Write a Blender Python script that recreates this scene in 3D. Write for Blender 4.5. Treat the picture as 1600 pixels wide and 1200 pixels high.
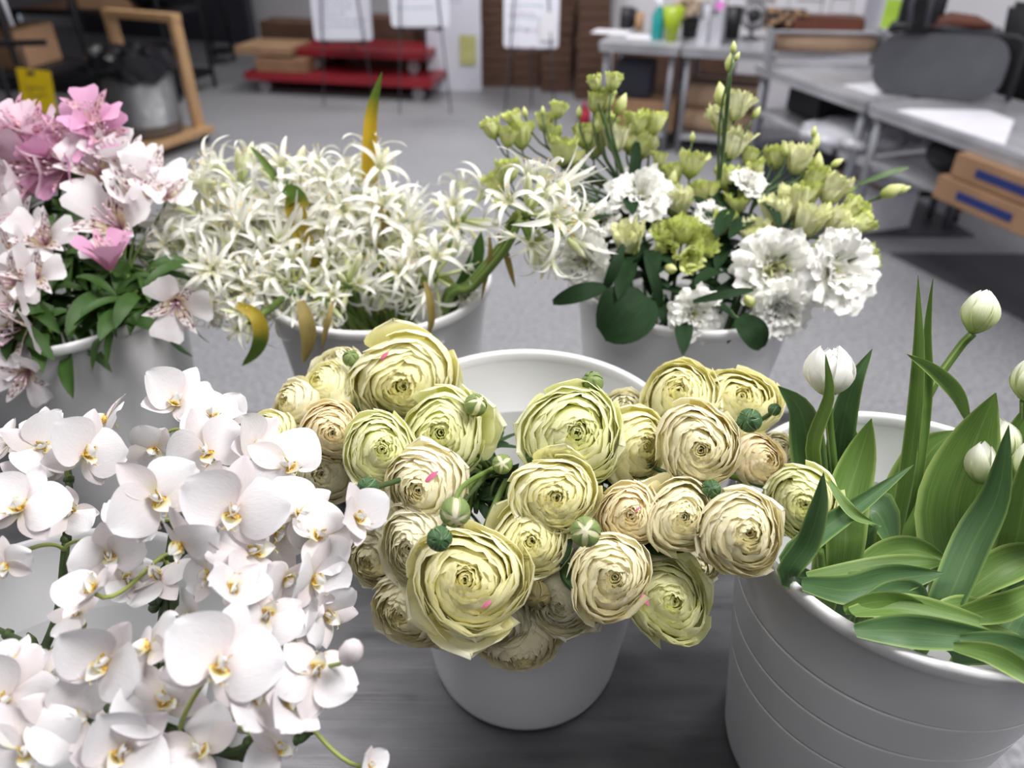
import bpy, math, random
from mathutils import Vector, Quaternion, Matrix, Euler
for o in list(bpy.data.objects): bpy.data.objects.remove(o)
S = bpy.context.scene
COL = S.collection
R = math.radians; PI = math.pi
# ------------------------------------------------------------------ camera
FPX = 1150.0; PITCH = R(34); CAMZ = 1.6
cam_d = bpy.data.cameras.new('camera'); cam = bpy.data.objects.new('camera', cam_d); COL.objects.link(cam)
cam.location = (0, 0, CAMZ); cam.rotation_euler = (R(90) - PITCH, 0, 0)
cam_d.sensor_width = 36; cam_d.lens = 36 * FPX / 1600; cam_d.clip_start = .02
cam_d.dof.use_dof = True; cam_d.dof.focus_distance = .52; cam_d.dof.aperture_fstop = 4.8
S.camera = cam
# ------------------------------------------------------------------ world, exposure
W = bpy.data.worlds.new('world'); S.world = W; W.use_nodes = True
W.node_tree.nodes['Background'].inputs[0].default_value = (.75, .82, 1, 1)
W.node_tree.nodes['Background'].inputs[1].default_value = .3
S.view_settings.view_transform = 'Standard'; S.view_settings.look = 'None'
S.view_settings.gamma = 1; S.view_settings.use_curve_mapping = False
S.view_settings.exposure = 0.42
# ------------------------------------------------------------------ helpers
CAM = Vector((0, 0, CAMZ))
CP, SP = math.cos(PITCH), math.sin(PITCH)
FWD = Vector((0, CP, -SP)); UPV = Vector((0, SP, CP)); RT = Vector((1, 0, 0))
def ray(px, py):
    u = (px - 800) / FPX; v = (600 - py) / FPX
    return Vector((u, CP + v * SP, -SP + v * CP))
def PD(px, py, t): return CAM + ray(px, py) * t                    # at a depth
def PZ(px, py, z): r = ray(px, py); return CAM + r * ((z - CAMZ) / r.z)
def PY(px, py, y): r = ray(px, py); return CAM + r * (y / r.y)
def depth(p): return (p - CAM).dot(FWD)
def lerp(a, b, t): return a + (b - a) * t
def interp(tab, x):
    if x <= tab[0][0]: return tab[0][1]
    for (a, b), (c, d) in zip(tab, tab[1:]):
        if x <= c: return lerp(b, d, (x - a) / (c - a))
    return tab[-1][1]

class MB:
    """collects vertices, faces, uvs and material slots of one mesh"""
    def __init__(s): s.v = []; s.f = []; s.m = []; s.uv = []
    def vert(s, p, uv=(0, 0)): s.v.append(tuple(p)); s.uv.append(uv); return len(s.v) - 1
    def face(s, ids, m=0): s.f.append(ids); s.m.append(m)
    def grid(s, rows, m=0, closed=False):
        ids = [[s.vert(p, uv) for p, uv in r] for r in rows]
        n = len(ids[0])
        for i in range(len(ids) - 1):
            for j in range(n if closed else n - 1):
                k = (j + 1) % n
                s.face((ids[i][j], ids[i][k], ids[i + 1][k], ids[i + 1][j]), m)
        return ids
    def tube(s, pts, rad, n=7, m=0, cap=True):
        pts = [Vector(p) for p in pts]
        if not isinstance(rad, (list, tuple)): rad = [rad] * len(pts)
        t0 = (pts[1] - pts[0]).normalized()
        nrm = t0.orthogonal().normalized(); rows = []
        for i, p in enumerate(pts):
            t = (pts[min(i + 1, len(pts) - 1)] - pts[max(i - 1, 0)]).normalized()
            nrm = (nrm - t * nrm.dot(t)).normalized(); b = t.cross(nrm)
            rows.append([(p + (nrm * math.cos(2 * PI * k / n) + b * math.sin(2 * PI * k / n)) * rad[i], (i / (len(pts) - 1), k / n)) for k in range(n)])
        ids = s.grid(rows, m, True)
        if cap: s.face(tuple(reversed(ids[0])), m); s.face(tuple(ids[-1]), m)
    def lathe(s, prof, n=48, m=0, c=(0, 0, 0)):
        rows = [[((c[0] + r * math.cos(2 * PI * k / n), c[1] + r * math.sin(2 * PI * k / n), c[2] + z), (k / n, i / max(1, len(prof) - 1))) for k in range(n)] for i, (r, z) in enumerate(prof)]
        s.grid(rows, m, True)
    def ball(s, c, r, n=10, k=7, m=0, sc=(1, 1, 1)):
        rows = []
        for i in range(k + 1):
            a = PI * i / k
            rows.append([((c[0] + r * sc[0] * math.sin(a) * math.cos(2 * PI * j / n), c[1] + r * sc[1] * math.sin(a) * math.sin(2 * PI * j / n), c[2] - r * sc[2] * math.cos(a)), (i / k, j / n)) for j in range(n)])
        s.grid(rows, m, True)
    def box(s, c, d, rot=0, m=0, bev=0.0, M=None):
        import bmesh
        bm = bmesh.new(); bmesh.ops.create_cube(bm, size=1)
        for v in bm.verts: v.co = Vector((v.co.x * d[0], v.co.y * d[1], v.co.z * d[2]))
        if bev: bmesh.ops.bevel(bm, geom=bm.edges[:], offset=bev, segments=2, affect='EDGES', clamp_overlap=True)
        q = Matrix.Translation(Vector(c)) @ Matrix.Rotation(rot, 4, 'Z')
        if M is not None: q = Matrix.Translation(Vector(c)) @ M
        bm.verts.index_update()
        base = len(s.v)
        for v in bm.verts: s.vert(q @ v.co, (v.co.x, v.co.y))
        for f in bm.faces: s.face(tuple(base + v.index for v in f.verts), m)
        bm.free()
    def mesh(s, name, mats, smooth=True):
        me = bpy.data.meshes.new(name); me.from_pydata(s.v, [], s.f); me.update()
        uvl = me.uv_layers.new(name='UVMap'); uv = s.uv
        li = [0] * len(me.loops); me.loops.foreach_get('vertex_index', li)
        flat = [0.0] * (2 * len(li))
        for i, vi in enumerate(li): flat[2 * i] = uv[vi][0]; flat[2 * i + 1] = uv[vi][1]
        uvl.data.foreach_set('uv', flat)
        for m in (mats if isinstance(mats, (list, tuple)) else [mats]): me.materials.append(m)
        me.polygons.foreach_set('material_index', s.m)
        me.polygons.foreach_set('use_smooth', [smooth] * len(me.polygons))
        return me
def ob(name, me, parent=None, loc=None, q=None, sc=None):
    o = bpy.data.objects.new(name, me); COL.objects.link(o)
    if parent: o.parent = parent
    if loc is not None: o.location = loc
    if q is not None: o.rotation_mode = 'QUATERNION'; o.rotation_quaternion = q
    if sc is not None: o.scale = (sc, sc, sc) if not isinstance(sc, (tuple, list)) else sc
    return o
def tag(o, label, cat, group=None):
    o['label'] = label; o['category'] = cat
    if group: o['group'] = group
    return o
def thing(name, label, cat, loc=(0, 0, 0), rot=0, group=None):
    o = ob(name, None, None, loc); o.rotation_euler = (0, 0, rot); o.empty_display_size = .02
    return tag(o, label, cat, group)
def structure(o): o['kind'] = 'structure'; return o
def single(name, mb, mat, label, cat, group=None, smooth=False, loc=None, rot=0):
    o = ob(name, mb.mesh(name, mat, smooth), None, loc)
    if rot: o.rotation_euler = (0, 0, rot)
    return tag(o, label, cat, group)

# ------------------------------------------------------------------ materials
def newmat(name):
    m = bpy.data.materials.new(name); m.use_nodes = True
    return m, m.node_tree, m.node_tree.nodes, m.node_tree.links
def noise(nt, scale, detail=3, coord='Object', stretch=None):
    tc = nt.nodes.new('ShaderNodeTexCoord'); n = nt.nodes.new('ShaderNodeTexNoise')
    n.inputs['Scale'].default_value = scale; n.inputs['Detail'].default_value = detail
    if stretch:
        mp = nt.nodes.new('ShaderNodeMapping'); mp.inputs['Scale'].default_value = stretch
        nt.links.new(tc.outputs[coord], mp.inputs[0]); nt.links.new(mp.outputs[0], n.inputs[0])
    else: nt.links.new(tc.outputs[coord], n.inputs[0])
    return n
def ramp(nt, fac, stops):
    r = nt.nodes.new('ShaderNodeValToRGB'); e = r.color_ramp.elements
    while len(e) < len(stops): e.new(.5)
    for el, (p, c) in zip(e, stops): el.position = p; el.color = (*c, 1)
    nt.links.new(fac, r.inputs[0]); return r.outputs[0]
def plain(name, col, rough=.5, metal=0.0, var=.12, scale=8, bump=0.0, stretch=None, spec=None):
    m, nt, N, L = newmat(name); b = N['Principled BSDF']
    n = noise(nt, scale, 4, stretch=stretch)
    c = ramp(nt, n.outputs[0], [(.3, tuple(x * (1 - var) for x in col)), (.7, tuple(min(1, x * (1 + var)) for x in col))])
    L.new(c, b.inputs['Base Color']); b.inputs['Roughness'].default_value = rough; b.inputs['Metallic'].default_value = metal
    if spec is not None: b.inputs['Specular IOR Level'].default_value = spec
    if bump:
        bp = N.new('ShaderNodeBump'); bp.inputs['Strength'].default_value = bump; bp.inputs['Distance'].default_value = .002
        L.new(n.outputs[0], bp.inputs['Height']); L.new(bp.outputs[0], b.inputs['Normal'])
    return m
def petal_mat(name, stops, transl=.35, rough=.55, vein=.12, veinscale=26, streak=None, tcol=None):
    """pigment runs along the petal (uv.x from base to tip); fine ribs across it (uv.y)"""
    m, nt, N, L = newmat(name); b = N['Principled BSDF']; out = N['Material Output']
    uv = N.new('ShaderNodeUVMap'); sp = N.new('ShaderNodeSeparateXYZ'); L.new(uv.outputs[0], sp.inputs[0])
    c = ramp(nt, sp.outputs[0], stops)
    nz = noise(nt, 3.0, 3, 'UV', (2.0, veinscale, 1)); 
    mx = N.new('ShaderNodeMixRGB'); mx.blend_type = 'MULTIPLY'; mx.inputs[0].default_value = 1
    vr = ramp(nt, nz.outputs[0], [(.3, (1 - vein,) * 3), (.65, (1, 1, 1))])
    L.new(c, mx.inputs[1]); L.new(vr, mx.inputs[2]); c = mx.outputs[0]
    if streak:                                                        # dark dashes on an inner petal
        scol, lo, hi, sc = streak
        n2 = noise(nt, 1.0, 1, 'UV', (7, sc, 1))
        a = ramp(nt, n2.outputs[0], [(.52, (0, 0, 0)), (.58, (1, 1, 1))])
        w = ramp(nt, sp.outputs[0], [(lo, (0, 0, 0)), (lo + .08, (1, 1, 1)), (hi - .08, (1, 1, 1)), (hi, (0, 0, 0))])
        mu = N.new('ShaderNodeMath'); mu.operation = 'MULTIPLY'; L.new(a, mu.inputs[0]); L.new(w, mu.inputs[1])
        m2 = N.new('ShaderNodeMixRGB'); L.new(mu.outputs[0], m2.inputs[0]); L.new(c, m2.inputs[1]); m2.inputs[2].default_value = (*scol, 1); c = m2.outputs[0]
    L.new(c, b.inputs['Base Color']); b.inputs['Roughness'].default_value = rough; b.inputs['Specular IOR Level'].default_value = .3
    bp = N.new('ShaderNodeBump'); bp.inputs['Strength'].default_value = .35; bp.inputs['Distance'].default_value = .0006
    L.new(nz.outputs[0], bp.inputs['Height']); L.new(bp.outputs[0], b.inputs['Normal'])
    t = N.new('ShaderNodeBsdfTranslucent'); ms = N.new('ShaderNodeMixShader'); ms.inputs[0].default_value = transl
    if tcol:
        m3 = N.new('ShaderNodeMixRGB'); m3.blend_type = 'MULTIPLY'; m3.inputs[0].default_value = 1; L.new(c, m3.inputs[1]); m3.inputs[2].default_value = (*tcol, 1); L.new(m3.outputs[0], t.inputs[0])
    else: L.new(c, t.inputs[0])
    L.new(b.outputs[0], ms.inputs[1]); L.new(t.outputs[0], ms.inputs[2]); L.new(ms.outputs[0], out.inputs[0])
    return m
def leaf_mat(name, col, edge=None, rough=.4, transl=.2, vein=40, tip=None, spec=.32):
    m, nt, N, L = newmat(name); b = N['Principled BSDF']; out = N['Material Output']
    uv = N.new('ShaderNodeUVMap'); sp = N.new('ShaderNodeSeparateXYZ'); L.new(uv.outputs[0], sp.inputs[0])
    nz = noise(nt, 2.0, 3, 'UV', (1.5, vein, 1))
    c = ramp(nt, nz.outputs[0], [(.3, tuple(x * .75 for x in col)), (.7, tuple(x * 1.2 for x in col))])
    if edge:
        e = ramp(nt, sp.outputs[1], [(0, (1, 1, 1)), (.10, (0, 0, 0)), (.47, (0, 0, 0)), (.5, (.25, .25, .25)), (.53, (0, 0, 0)), (.90, (0, 0, 0)), (1, (1, 1, 1))])
        mx = N.new('ShaderNodeMixRGB'); L.new(e, mx.inputs[0]); L.new(c, mx.inputs[1]); mx.inputs[2].default_value = (*edge, 1); c = mx.outputs[0]
    if tip:
        e = ramp(nt, sp.outputs[0], tip[1]); mx = N.new('ShaderNodeMixRGB'); L.new(e, mx.inputs[0]); L.new(c, mx.inputs[1]); mx.inputs[2].default_value = (*tip[0], 1); c = mx.outputs[0]
    L.new(c, b.inputs['Base Color']); b.inputs['Roughness'].default_value = rough; b.inputs['Specular IOR Level'].default_value = spec
    bp = N.new('ShaderNodeBump'); bp.inputs['Strength'].default_value = .3; bp.inputs['Distance'].default_value = .0006
    L.new(nz.outputs[0], bp.inputs['Height']); L.new(bp.outputs[0], b.inputs['Normal'])
    t = N.new('ShaderNodeBsdfTranslucent'); ms = N.new('ShaderNodeMixShader'); ms.inputs[0].default_value = transl
    L.new(c, t.inputs[0]); L.new(b.outputs[0], ms.inputs[1]); L.new(t.outputs[0], ms.inputs[2]); L.new(ms.outputs[0], out.inputs[0])
    return m
def floor_sheet():
    m, nt, N, L = newmat('speckled_vinyl'); b = N['Principled BSDF']
    n = noise(nt, 55, 6); n2 = noise(nt, 320, 2); n3 = noise(nt, 1.2, 3)
    c = ramp(nt, n.outputs[0], [(.36, (.26, .265, .29)), (.5, (.345, .35, .375)), (.64, (.44, .445, .475))])
    c2 = ramp(nt, n2.outputs[0], [(.34, (.5, .5, .5)), (.46, (1, 1, 1)), (.62, (1, 1, 1)), (.7, (1.2, 1.2, 1.2))])
    c3 = ramp(nt, n3.outputs[0], [(.3, (.9, .9, .9)), (.7, (1.05, 1.05, 1.05))])
    mx = N.new('ShaderNodeMixRGB'); mx.blend_type = 'MULTIPLY'; mx.inputs[0].default_value = 1; L.new(c, mx.inputs[1]); L.new(c2, mx.inputs[2])
    my = N.new('ShaderNodeMixRGB'); my.blend_type = 'MULTIPLY'; my.inputs[0].default_value = 1; L.new(mx.outputs[0], my.inputs[1]); L.new(c3, my.inputs[2])
    L.new(my.outputs[0], b.inputs['Base Color']); b.inputs['Roughness'].default_value = .45; b.inputs['Specular IOR Level'].default_value = .3
    return m
def steel_mat(name, col, rough, scratch=(3, 220, 1), metal=1.0):
    m, nt, N, L = newmat(name); b = N['Principled BSDF']
    n = noise(nt, 2.5, 5, 'Object', scratch); n2 = noise(nt, 3, 4); n3 = noise(nt, 14, 5, 'Object', (1, 3, 1))
    n4 = noise(nt, 1.6, 6, 'Object', (2.2, 26, 1)); ad = N.new('ShaderNodeMath'); ad.operation = 'ADD'; L.new(n2.outputs[0], ad.inputs[0]); L.new(n4.outputs[0], ad.inputs[1]); hf = N.new('ShaderNodeMath'); hf.operation = 'MULTIPLY'; hf.inputs[1].default_value = .5; L.new(ad.outputs[0], hf.inputs[0])
    c = ramp(nt, hf.outputs[0], [(.36, tuple(x * .68 for x in col)), (.64, tuple(x * 1.2 for x in col))])
    rr = ramp(nt, n3.outputs[0], [(.3, (rough * .75,) * 3), (.7, (rough * 1.35,) * 3)])
    L.new(c, b.inputs['Base Color']); L.new(rr, b.inputs['Roughness']); b.inputs['Metallic'].default_value = metal
    bp = N.new('ShaderNodeBump'); bp.inputs['Strength'].default_value = .25; bp.inputs['Distance'].default_value = .0006
    L.new(n.outputs[0], bp.inputs['Height']); L.new(bp.outputs[0], b.inputs['Normal'])
    return m
M = {}
M['floor'] = floor_sheet()
M['wall'] = plain('painted_wall', (.62, .62, .66), .8, var=.04, scale=2)
M['wall_white'] = plain('white_wall', (.80, .80, .86), .8, var=.03, scale=2)
M['wall_grey'] = plain('grey_wall', (.42, .42, .44), .8, var=.04, scale=2)
M['ceiling'] = plain('ceiling_tile', (.34, .34, .36), .9, var=.03)
M['table'] = steel_mat('brushed_steel', (.15, .15, .16), .42)
M['steel'] = steel_mat('galvanised_steel', (.50, .51, .55), .35, metal=.4)
M['can'] = steel_mat('dull_galvanised_can', (.24, .245, .26), .45, (3, 60, 1), metal=.7)
M['steel_paint'] = plain('grey_steel_leg', (.30, .31, .35), .45, .3)
M['bucket'] = plain('white_plastic', (.74, .745, .76), .38, var=.02, scale=3)
M['charcoal'] = plain('charcoal', (.035, .037, .055), .8)
M['black'] = plain('black_plastic', (.012, .012, .016), .5)
M['black_gloss'] = plain('black_bin_liner', (.010, .010, .014), .22, var=.3, scale=60, bump=.6)
M['wood'] = plain('pine_wood', (.50, .31, .16), .6, var=.2, scale=6, stretch=(12, 12, 1))
M['card'] = plain('cardboard', (.34, .20, .115), .8, var=.12, scale=5)
M['card_dark'] = plain('dark_cardboard', (.12, .065, .045), .85, var=.35, scale=9, stretch=(1, 1, 14))
M['card_pale'] = plain('pale_cardboard', (.42, .26, .15), .8, var=.12)
M['red'] = plain('red_painted_steel', (.30, .018, .03), .4, var=.1)
M['wheel'] = plain('grey_caster', (.35, .34, .36), .5)
M['white'] = plain('white_board', (.78, .80, .90), .25, var=.02)
M['paper'] = plain('white_paper', (.85, .85, .92), .6, var=.03)
M['ink'] = plain('marker_ink', (.22, .20, .42), .6)
M['ink_teal'] = plain('teal_marker_ink', (.20, .50, .50), .6)
M['ink_red'] = plain('red_marker_ink', (.62, .30, .42), .6)
M['yellow'] = plain('yellow_card', (.72, .52, .0), .6)
M['yellow_note'] = plain('yellow_note', (.55, .55, .22), .6)
M['lime'] = plain('lime_plastic', (.33, .45, .02), .35)
M['lime_note'] = plain('lime_note', (.50, .78, .08), .6)
M['teal'] = plain('teal_plastic', (.02, .30, .30), .35)
M['kraft'] = plain('kraft_paper', (.50, .34, .23), .7, var=.06)
M['grey_fabric'] = plain('grey_plastic', (.11, .115, .135), .55)
M['dark_grey'] = plain('dark_grey', (.06, .06, .075), .6)
M['blue'] = plain('blue_print', (.01, .03, .17), .6)
M['maroon'] = plain('red_cloth', (.45, .02, .05), .6)
M['brown_leather'] = plain('brown_leather', (.16, .055, .035), .5)
M['dry'] = plain('dried_flowers', (.42, .33, .24), .8, var=.4, scale=40)
M['glass'] = plain('clear_acrylic', (.55, .56, .62), .2)
M['pink_note'] = plain('pink_note', (.85, .25, .75), .6)
# ------------------------------------------------------------------ ceiling lights
def ceiling_light(x, y, z=2.9, lx=1.25, ly=.6, e=60, col=(1, .97, .95), label=''):
    t = thing('ceiling_light', label, 'ceiling light', (x, y, z), 0, 'ceiling lights')
    mb = MB(); mb.box((0, 0, .02), (lx + .06, ly + .06, .05), bev=.005); ob('housing', mb.mesh('housing', M['white'], False), t)
    d = bpy.data.lights.new('lamp', 'AREA'); d.shape = 'RECTANGLE'; d.size = lx; d.size_y = ly; d.energy = e; d.color = col
    l = bpy.data.objects.new('lamp', d); COL.objects.link(l); l.parent = t; l.location = (0, 0, -.012)
LIGHTS = [(1.2, .40, 50), (.5, 4.85, 50), (-.9, .9, 24), (-.1, -.9, 11), (-1.5, 3.4, 16), (2.4, 2.6, 18), (-2.0, 5.4, 22), (-4.2, 6.0, 8), (-1.2, 7.6, 18)]
for i, (x, y, e) in enumerate(LIGHTS):
    ceiling_light(x, y, e=e, label='long white ceiling light fixture overhead, out of the picture')
# ------------------------------------------------------------------ room shell
def quad_box(name, a, b, z0, z1, th, mat):
    a = Vector((*a, 0)); b = Vector((*b, 0)); d = b - a; n = Vector((-d.y, d.x, 0)).normalized()
    mb = MB(); c = (a + b) / 2 + n * th / 2
    mb.box((c.x, c.y, (z0 + z1) / 2), (d.length, th, z1 - z0), math.atan2(d.y, d.x))
    return structure(ob(name, mb.mesh(name, mat, False)))
mb = MB(); mb.box((-.5, 4.5, -.05), (13, 15, .1)); structure(ob('floor', mb.mesh('floor', M['floor'], False)))
mb = MB(); mb.box((-.5, 4.5, 3.05), (13, 15, .1)); structure(ob('ceiling', mb.mesh('ceiling', M['ceiling'], False)))
quad_box('wall_back', (-6.9, 11.45), (1.4, 8.45), 0, 3, .1, M['wall'])
quad_box('wall_partition', (.98, 7.15), (3.2, 6.25), 0, 3, .1, M['wall_white'])
quad_box('wall_column', (.90, 7.25), (1.02, 7.2), 0, 3, .12, M['wall_white'])
quad_box('wall_right', (3.05, 6.4), (3.9, -2.4), 0, 3, .1, M['wall_white'])
quad_box('wall_left', (-6.9, -2.6), (-6.9, 11.4), 0, 3, .1, M['charcoal'])
quad_box('wall_front', (3.9, -2.5), (-6.9, -2.5), 0, 3, .1, M['charcoal'])
# charcoal double door in the back wall
DX = Vector((.9405, -.3399, 0)); DA = math.atan2(-.3399, .9405)
c = PZ(300, 62, 0) + Vector((-.35, .1, 0))
d1 = ob('door_1', None, None, c); structure(d1); d1.rotation_euler = (0, 0, DA)
mb = MB(); mb.box((0, 0, 1.05), (2.6, .06, 2.1), bev=.004); ob('door_panel', mb.mesh('door_panel', M['charcoal'], False), d1)
mb = MB()
for x in (-1.33, 1.33): mb.box((x, -.01, 1.06), (.06, .1, 2.12))
mb.box((0, -.01, 2.15), (2.72, .1, .06)); ob('door_frame', mb.mesh('door_frame', M['dark_grey'], False), d1)
# ------------------------------------------------------------------ the steel work table the buckets stand on
TZ = .89
def worktable(name, label, c, rot, L, Dp, H, leg=.02, shelf=.22, top='table', group=None, th=.03, hem=.03, sl=.07):
    t = thing(name, label, 'table', c, rot, group)
    mb = MB(); mb.box((0, 0, H - th / 2), (L, Dp, th), bev=.006)
    for s in (-1, 1):
        mb.box((0, s * (Dp / 2 - .012), H - th - hem / 2), (L - .02, .015, hem)); mb.box((s * (L / 2 - .012), 0, H - th - hem / 2), (.015, Dp - .03, hem))
    ob('tabletop', mb.mesh('tabletop', M[top], False), t)
    for sx in (-1, 1):
        for sy in (-1, 1):
            mb = MB(); x = sx * (L / 2 - .05); y = sy * (Dp / 2 - .05)
            mb.tube([(x, y, .0), (x, y, .03), (x, y, .031), (x, y, H - th - .002)], [leg * .7, leg * .7, leg, leg], 12); ob('leg', mb.mesh('leg', M['steel_paint']), t)
    if shelf:
        mb = MB(); mb.box((0, 0, shelf), (L - sl, Dp - .07, .025), bev=.004); ob('undershelf', mb.mesh('undershelf', M['steel'], False), t)
    return t
worktable('work_table', 'brushed stainless steel work table carrying the white flower buckets', (-.33, .47, 0), 0, 1.62, 1.016, TZ, leg=.022)
# ------------------------------------------------------------------ buckets
RIM = TZ + .31
def bucket(x, y, label, grooves=(.078, .125, .172)):
    t = thing('flower_bucket', label, 'bucket', (x, y, TZ), 0, 'white flower buckets on the steel table')
    H = .31; rb, rt = .1, .136
    def rad(z): return lerp(rb, rt, z / H)
    pr = [(0, .004), (rb - .012, .004), (rb - .006, .0), (rb - .001, .002), (rb, .006)]
    zs = []
    for g in sorted(grooves, reverse=True):
        z = H - g; zs += [(rad(z + e) - k, z + e) for e, k in ((-.012, 0), (-.003, 0), (-.001, .0001), (-.0005, .001), (.0005, .001), (.001, .0001), (.003, 0), (.012, 0))]
    if not grooves: zs = [(rad(H * k / 8), H * k / 8) for k in range(1, 8)]
    pr += [(rad(.012), .012)] + zs
    pr += [(rad(H - .012), H - .012), (rad(H - .0118) + .0002, H - .0118)]
    mb = MB(); mb.lathe(pr, 96)
    # inside wall with the moulded step
    pi = [(rad(H - .012) - .0022, H - .012), (rad(H - .068) - .0025, H - .068), (rad(H - .0695) - .0045, H - .0695), (rad(H - .071) - .0045, H - .071), (rad(.02) - .0035, .006), (0, .006)]
    mb.lathe(list(pi), 96)
    ob('body', mb.mesh('body', M['bucket']), t)
    mb = MB(); a = rad(H - .012)
    rp = [(a - .0022, H - .012), (a - .0022, H - .003), (a - .0005, H - .0005), (a + .002, H), (a + .0045, H - .0012), (a + .0052, H - .004), (a + .0048, H - .011), (a + .003, H - .0125), (a, H - .012)]
    mb.lathe(rp, 96); ob('rim', mb.mesh('rim', M['bucket']), t)
    return t
B_RAN = (.014, .521); B_TUL = (.316, .411); B_NER = (-.165, .832); B_LIS = (.217, .833); B_ALS = (-.539, .788); B_ORC = (-.30, .262)
bucket(*B_RAN, 'white plastic bucket in the middle of the steel table, holding the yellow ranunculus', ())
bucket(*B_TUL, 'white plastic bucket with thin grooves, holding the tulips')
bucket(*B_NER, 'white plastic bucket behind the ranunculus, holding the spidery white flowers', (.11,))
bucket(*B_LIS, 'white plastic bucket at the back, holding the lisianthus', (.11,))
bucket(*B_ALS, 'white plastic bucket holding the pink and white alstroemeria', ())
bucket(*B_ORC, 'white plastic bucket nearest the camera, holding the white moth orchids', ())

# ------------------------------------------------------------------ background, right: the two far worktables
def rot2(a, x, y): return Vector((x * math.cos(a) - y * math.sin(a), x * math.sin(a) + y * math.cos(a), 0))
A1 = R(-20)
def table_at(corner, ang, L, Dp, H=.72, **k):                        # corner = near left corner on the floor plane
    c = Vector((corner[0], corner[1], 0)) + rot2(ang, L / 2, Dp / 2)
    return worktable('metal_table', k.pop('label'), c, ang, L, Dp, H, **k), c
table_at((.595, 5.524), A1, .56, .62, label='grey metal table at the back with papers and a spray bottle on it', leg=.018, top='steel', shelf=.12)
table_at((1.13, 5.33), A1, .62, .62, label='grey metal table at the back carrying clear holders and a wicker basket', leg=.018, top='steel', shelf=.12)
A2 = R(-73)
table_at((1.47, 4.78), A2, 1.0, .75, label='long grey metal table on the right with the kraft paper roll standing on it', leg=.022, top='steel', shelf=.44)
tB, cB = table_at((1.765, 3.79), A2, 1.9, .75, label='long grey metal table at the right edge with flat shipping boxes on its undershelf', leg=.022, top='steel', shelf=.44)
def put(px, py, z): return PZ(px, py, z)
TT = .72
# items on the far tables
def sheet(px, py, z, w, d, ang, label, mat='paper'):
    mb = MB(); mb.box((0, 0, .002), (w, d, .003)); return single('paper_sheet', mb, M[mat], label, 'paper', 'loose white papers', loc=(*PZ(px, py, z).xy, z), rot=ang)
sheet(955, 50, TT, .26, .2, A1, 'white sheet of paper at the left end of the far metal table')
sheet(1005, 58, TT, .24, .16, A1, 'white sheet of paper beside the spray bottle on the far table')
def bottle(px, py, z, r, h, mat, label, name='bottle', cat='bottle', cap='white', taper=.35, capr=.4):
    p = PZ(px, py, z); t = thing(name, label, cat, p)
    mb = MB(); mb.lathe([(0, 0), (r * .95, 0), (r, .01), (r, h * .6), (r * taper, h * .78), (r * taper, h * .82)], 20); ob('bottle_body', mb.mesh('bottle_body', M[mat]), t)
    mb = MB(); mb.lathe([(r * capr, h * .8), (r * capr, h * .98), (r * .3, h), (0, h)], 16); mb.box((-r * .4, 0, h * .93), (r * 1.1, r * .4, h * .08)); ob('cap', mb.mesh('cap', M[cap]), t)
    return t
bottle(1026, 61, TT, .045, .26, 'teal', 'teal spray bottle with a white top on the far metal table')
def cup(px, py, z, rb, rt, h, mat, label, name='vase', cat='vase'):
    p = PZ(px, py, z); mb = MB(); mb.lathe([(0, 0), (rb, 0), (rt, h), (rt - .005, h), (rb - .005, .01), (0, .01)], 24)
    return single(name, mb, M[mat], label, cat, smooth=True, loc=p)
cup(1048, 64, TT, .035, .075, .21, 'lime', 'lime green tapered vase standing on the far metal table')
cup(988, 42, TT, .035, .035, .12, 'black', 'small black canister at the back of the far metal table', 'canister', 'canister')
cup(978, 44, TT, .05, .05, .14, 'black', 'black pot at the back of the far metal table', 'pot', 'pot')
cup(998, 48, TT, .032, .03, .12, 'card_pale', 'tan jar behind the white papers on the far table', 'jar', 'jar')
random.seed(3)
def fuzzy(name, c, r, n, mat, sc=(1, 1, 1)):
    mb = MB()
    for i in range(n):
        d = Vector((random.gauss(0, 1), random.gauss(0, 1), random.gauss(0, 1))).normalized() * r * random.uniform(.5, 1)
        mb.ball((c[0] + d.x * sc[0], c[1] + d.y * sc[1], c[2] + d.z * sc[2]), r * random.uniform(.14, .26), 6, 4)
    return mb.mesh(name, M[mat])
t = thing('flower_pot', 'dark pot of dried beige flowers beside the lime green vase', 'potted plant', PZ(1076, 58, TT))
mb = MB(); mb.lathe([(0, 0), (.05, 0), (.065, .13), (.06, .13), (0, .12)], 20); ob('pot', mb.mesh('pot', M['black']), t)
ob('dried_flowers', fuzzy('dried_flowers', (0, 0, .2), .11, 60, 'dry', (1.2, 1, .7)), t)
def holder(px, py, w, h, mat, label, note=None):
    t = thing('file_holder', label, 'file holder', (*PZ(px, py, TT).xy, TT), A1)
    mb = MB()
    for x in (-w / 2, w / 2): mb.box((x, 0, h / 2), (.004, .14, h))
    mb.box((0, .07, h / 2), (w, .004, h)); mb.box((0, -.07, h * .3), (w, .004, h * .6)); mb.box((0, 0, .003), (w, .14, .006))
    mb.box((0, .02, h * .45), (w * .7, .06, h * .86), m=1); ob('holder_box', mb.mesh('holder_box', [M['glass'], M['paper']], False), t)
    if note:
        mb = MB(); mb.box((.0, -.075, h * .8), (.05, .002, .05)); ob('note', mb.mesh('note', M[note], False), t)
holder(1098, 66, .06, .24, 'glass', 'clear upright file holder on the far table')
holder(1118, 68, .07, .30, 'glass', 'clear file holder with a pink note stuck on it', 'pink_note')
cup(1142, 60, TT, .05, .055, .2, 'black', 'tall black cup behind the clear file holders', 'cup', 'cup')
t = thing('desk_fan', 'dark round desk fan on the far metal table beside the patterned bag', 'fan', PZ(1172, 62, TT))
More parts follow.
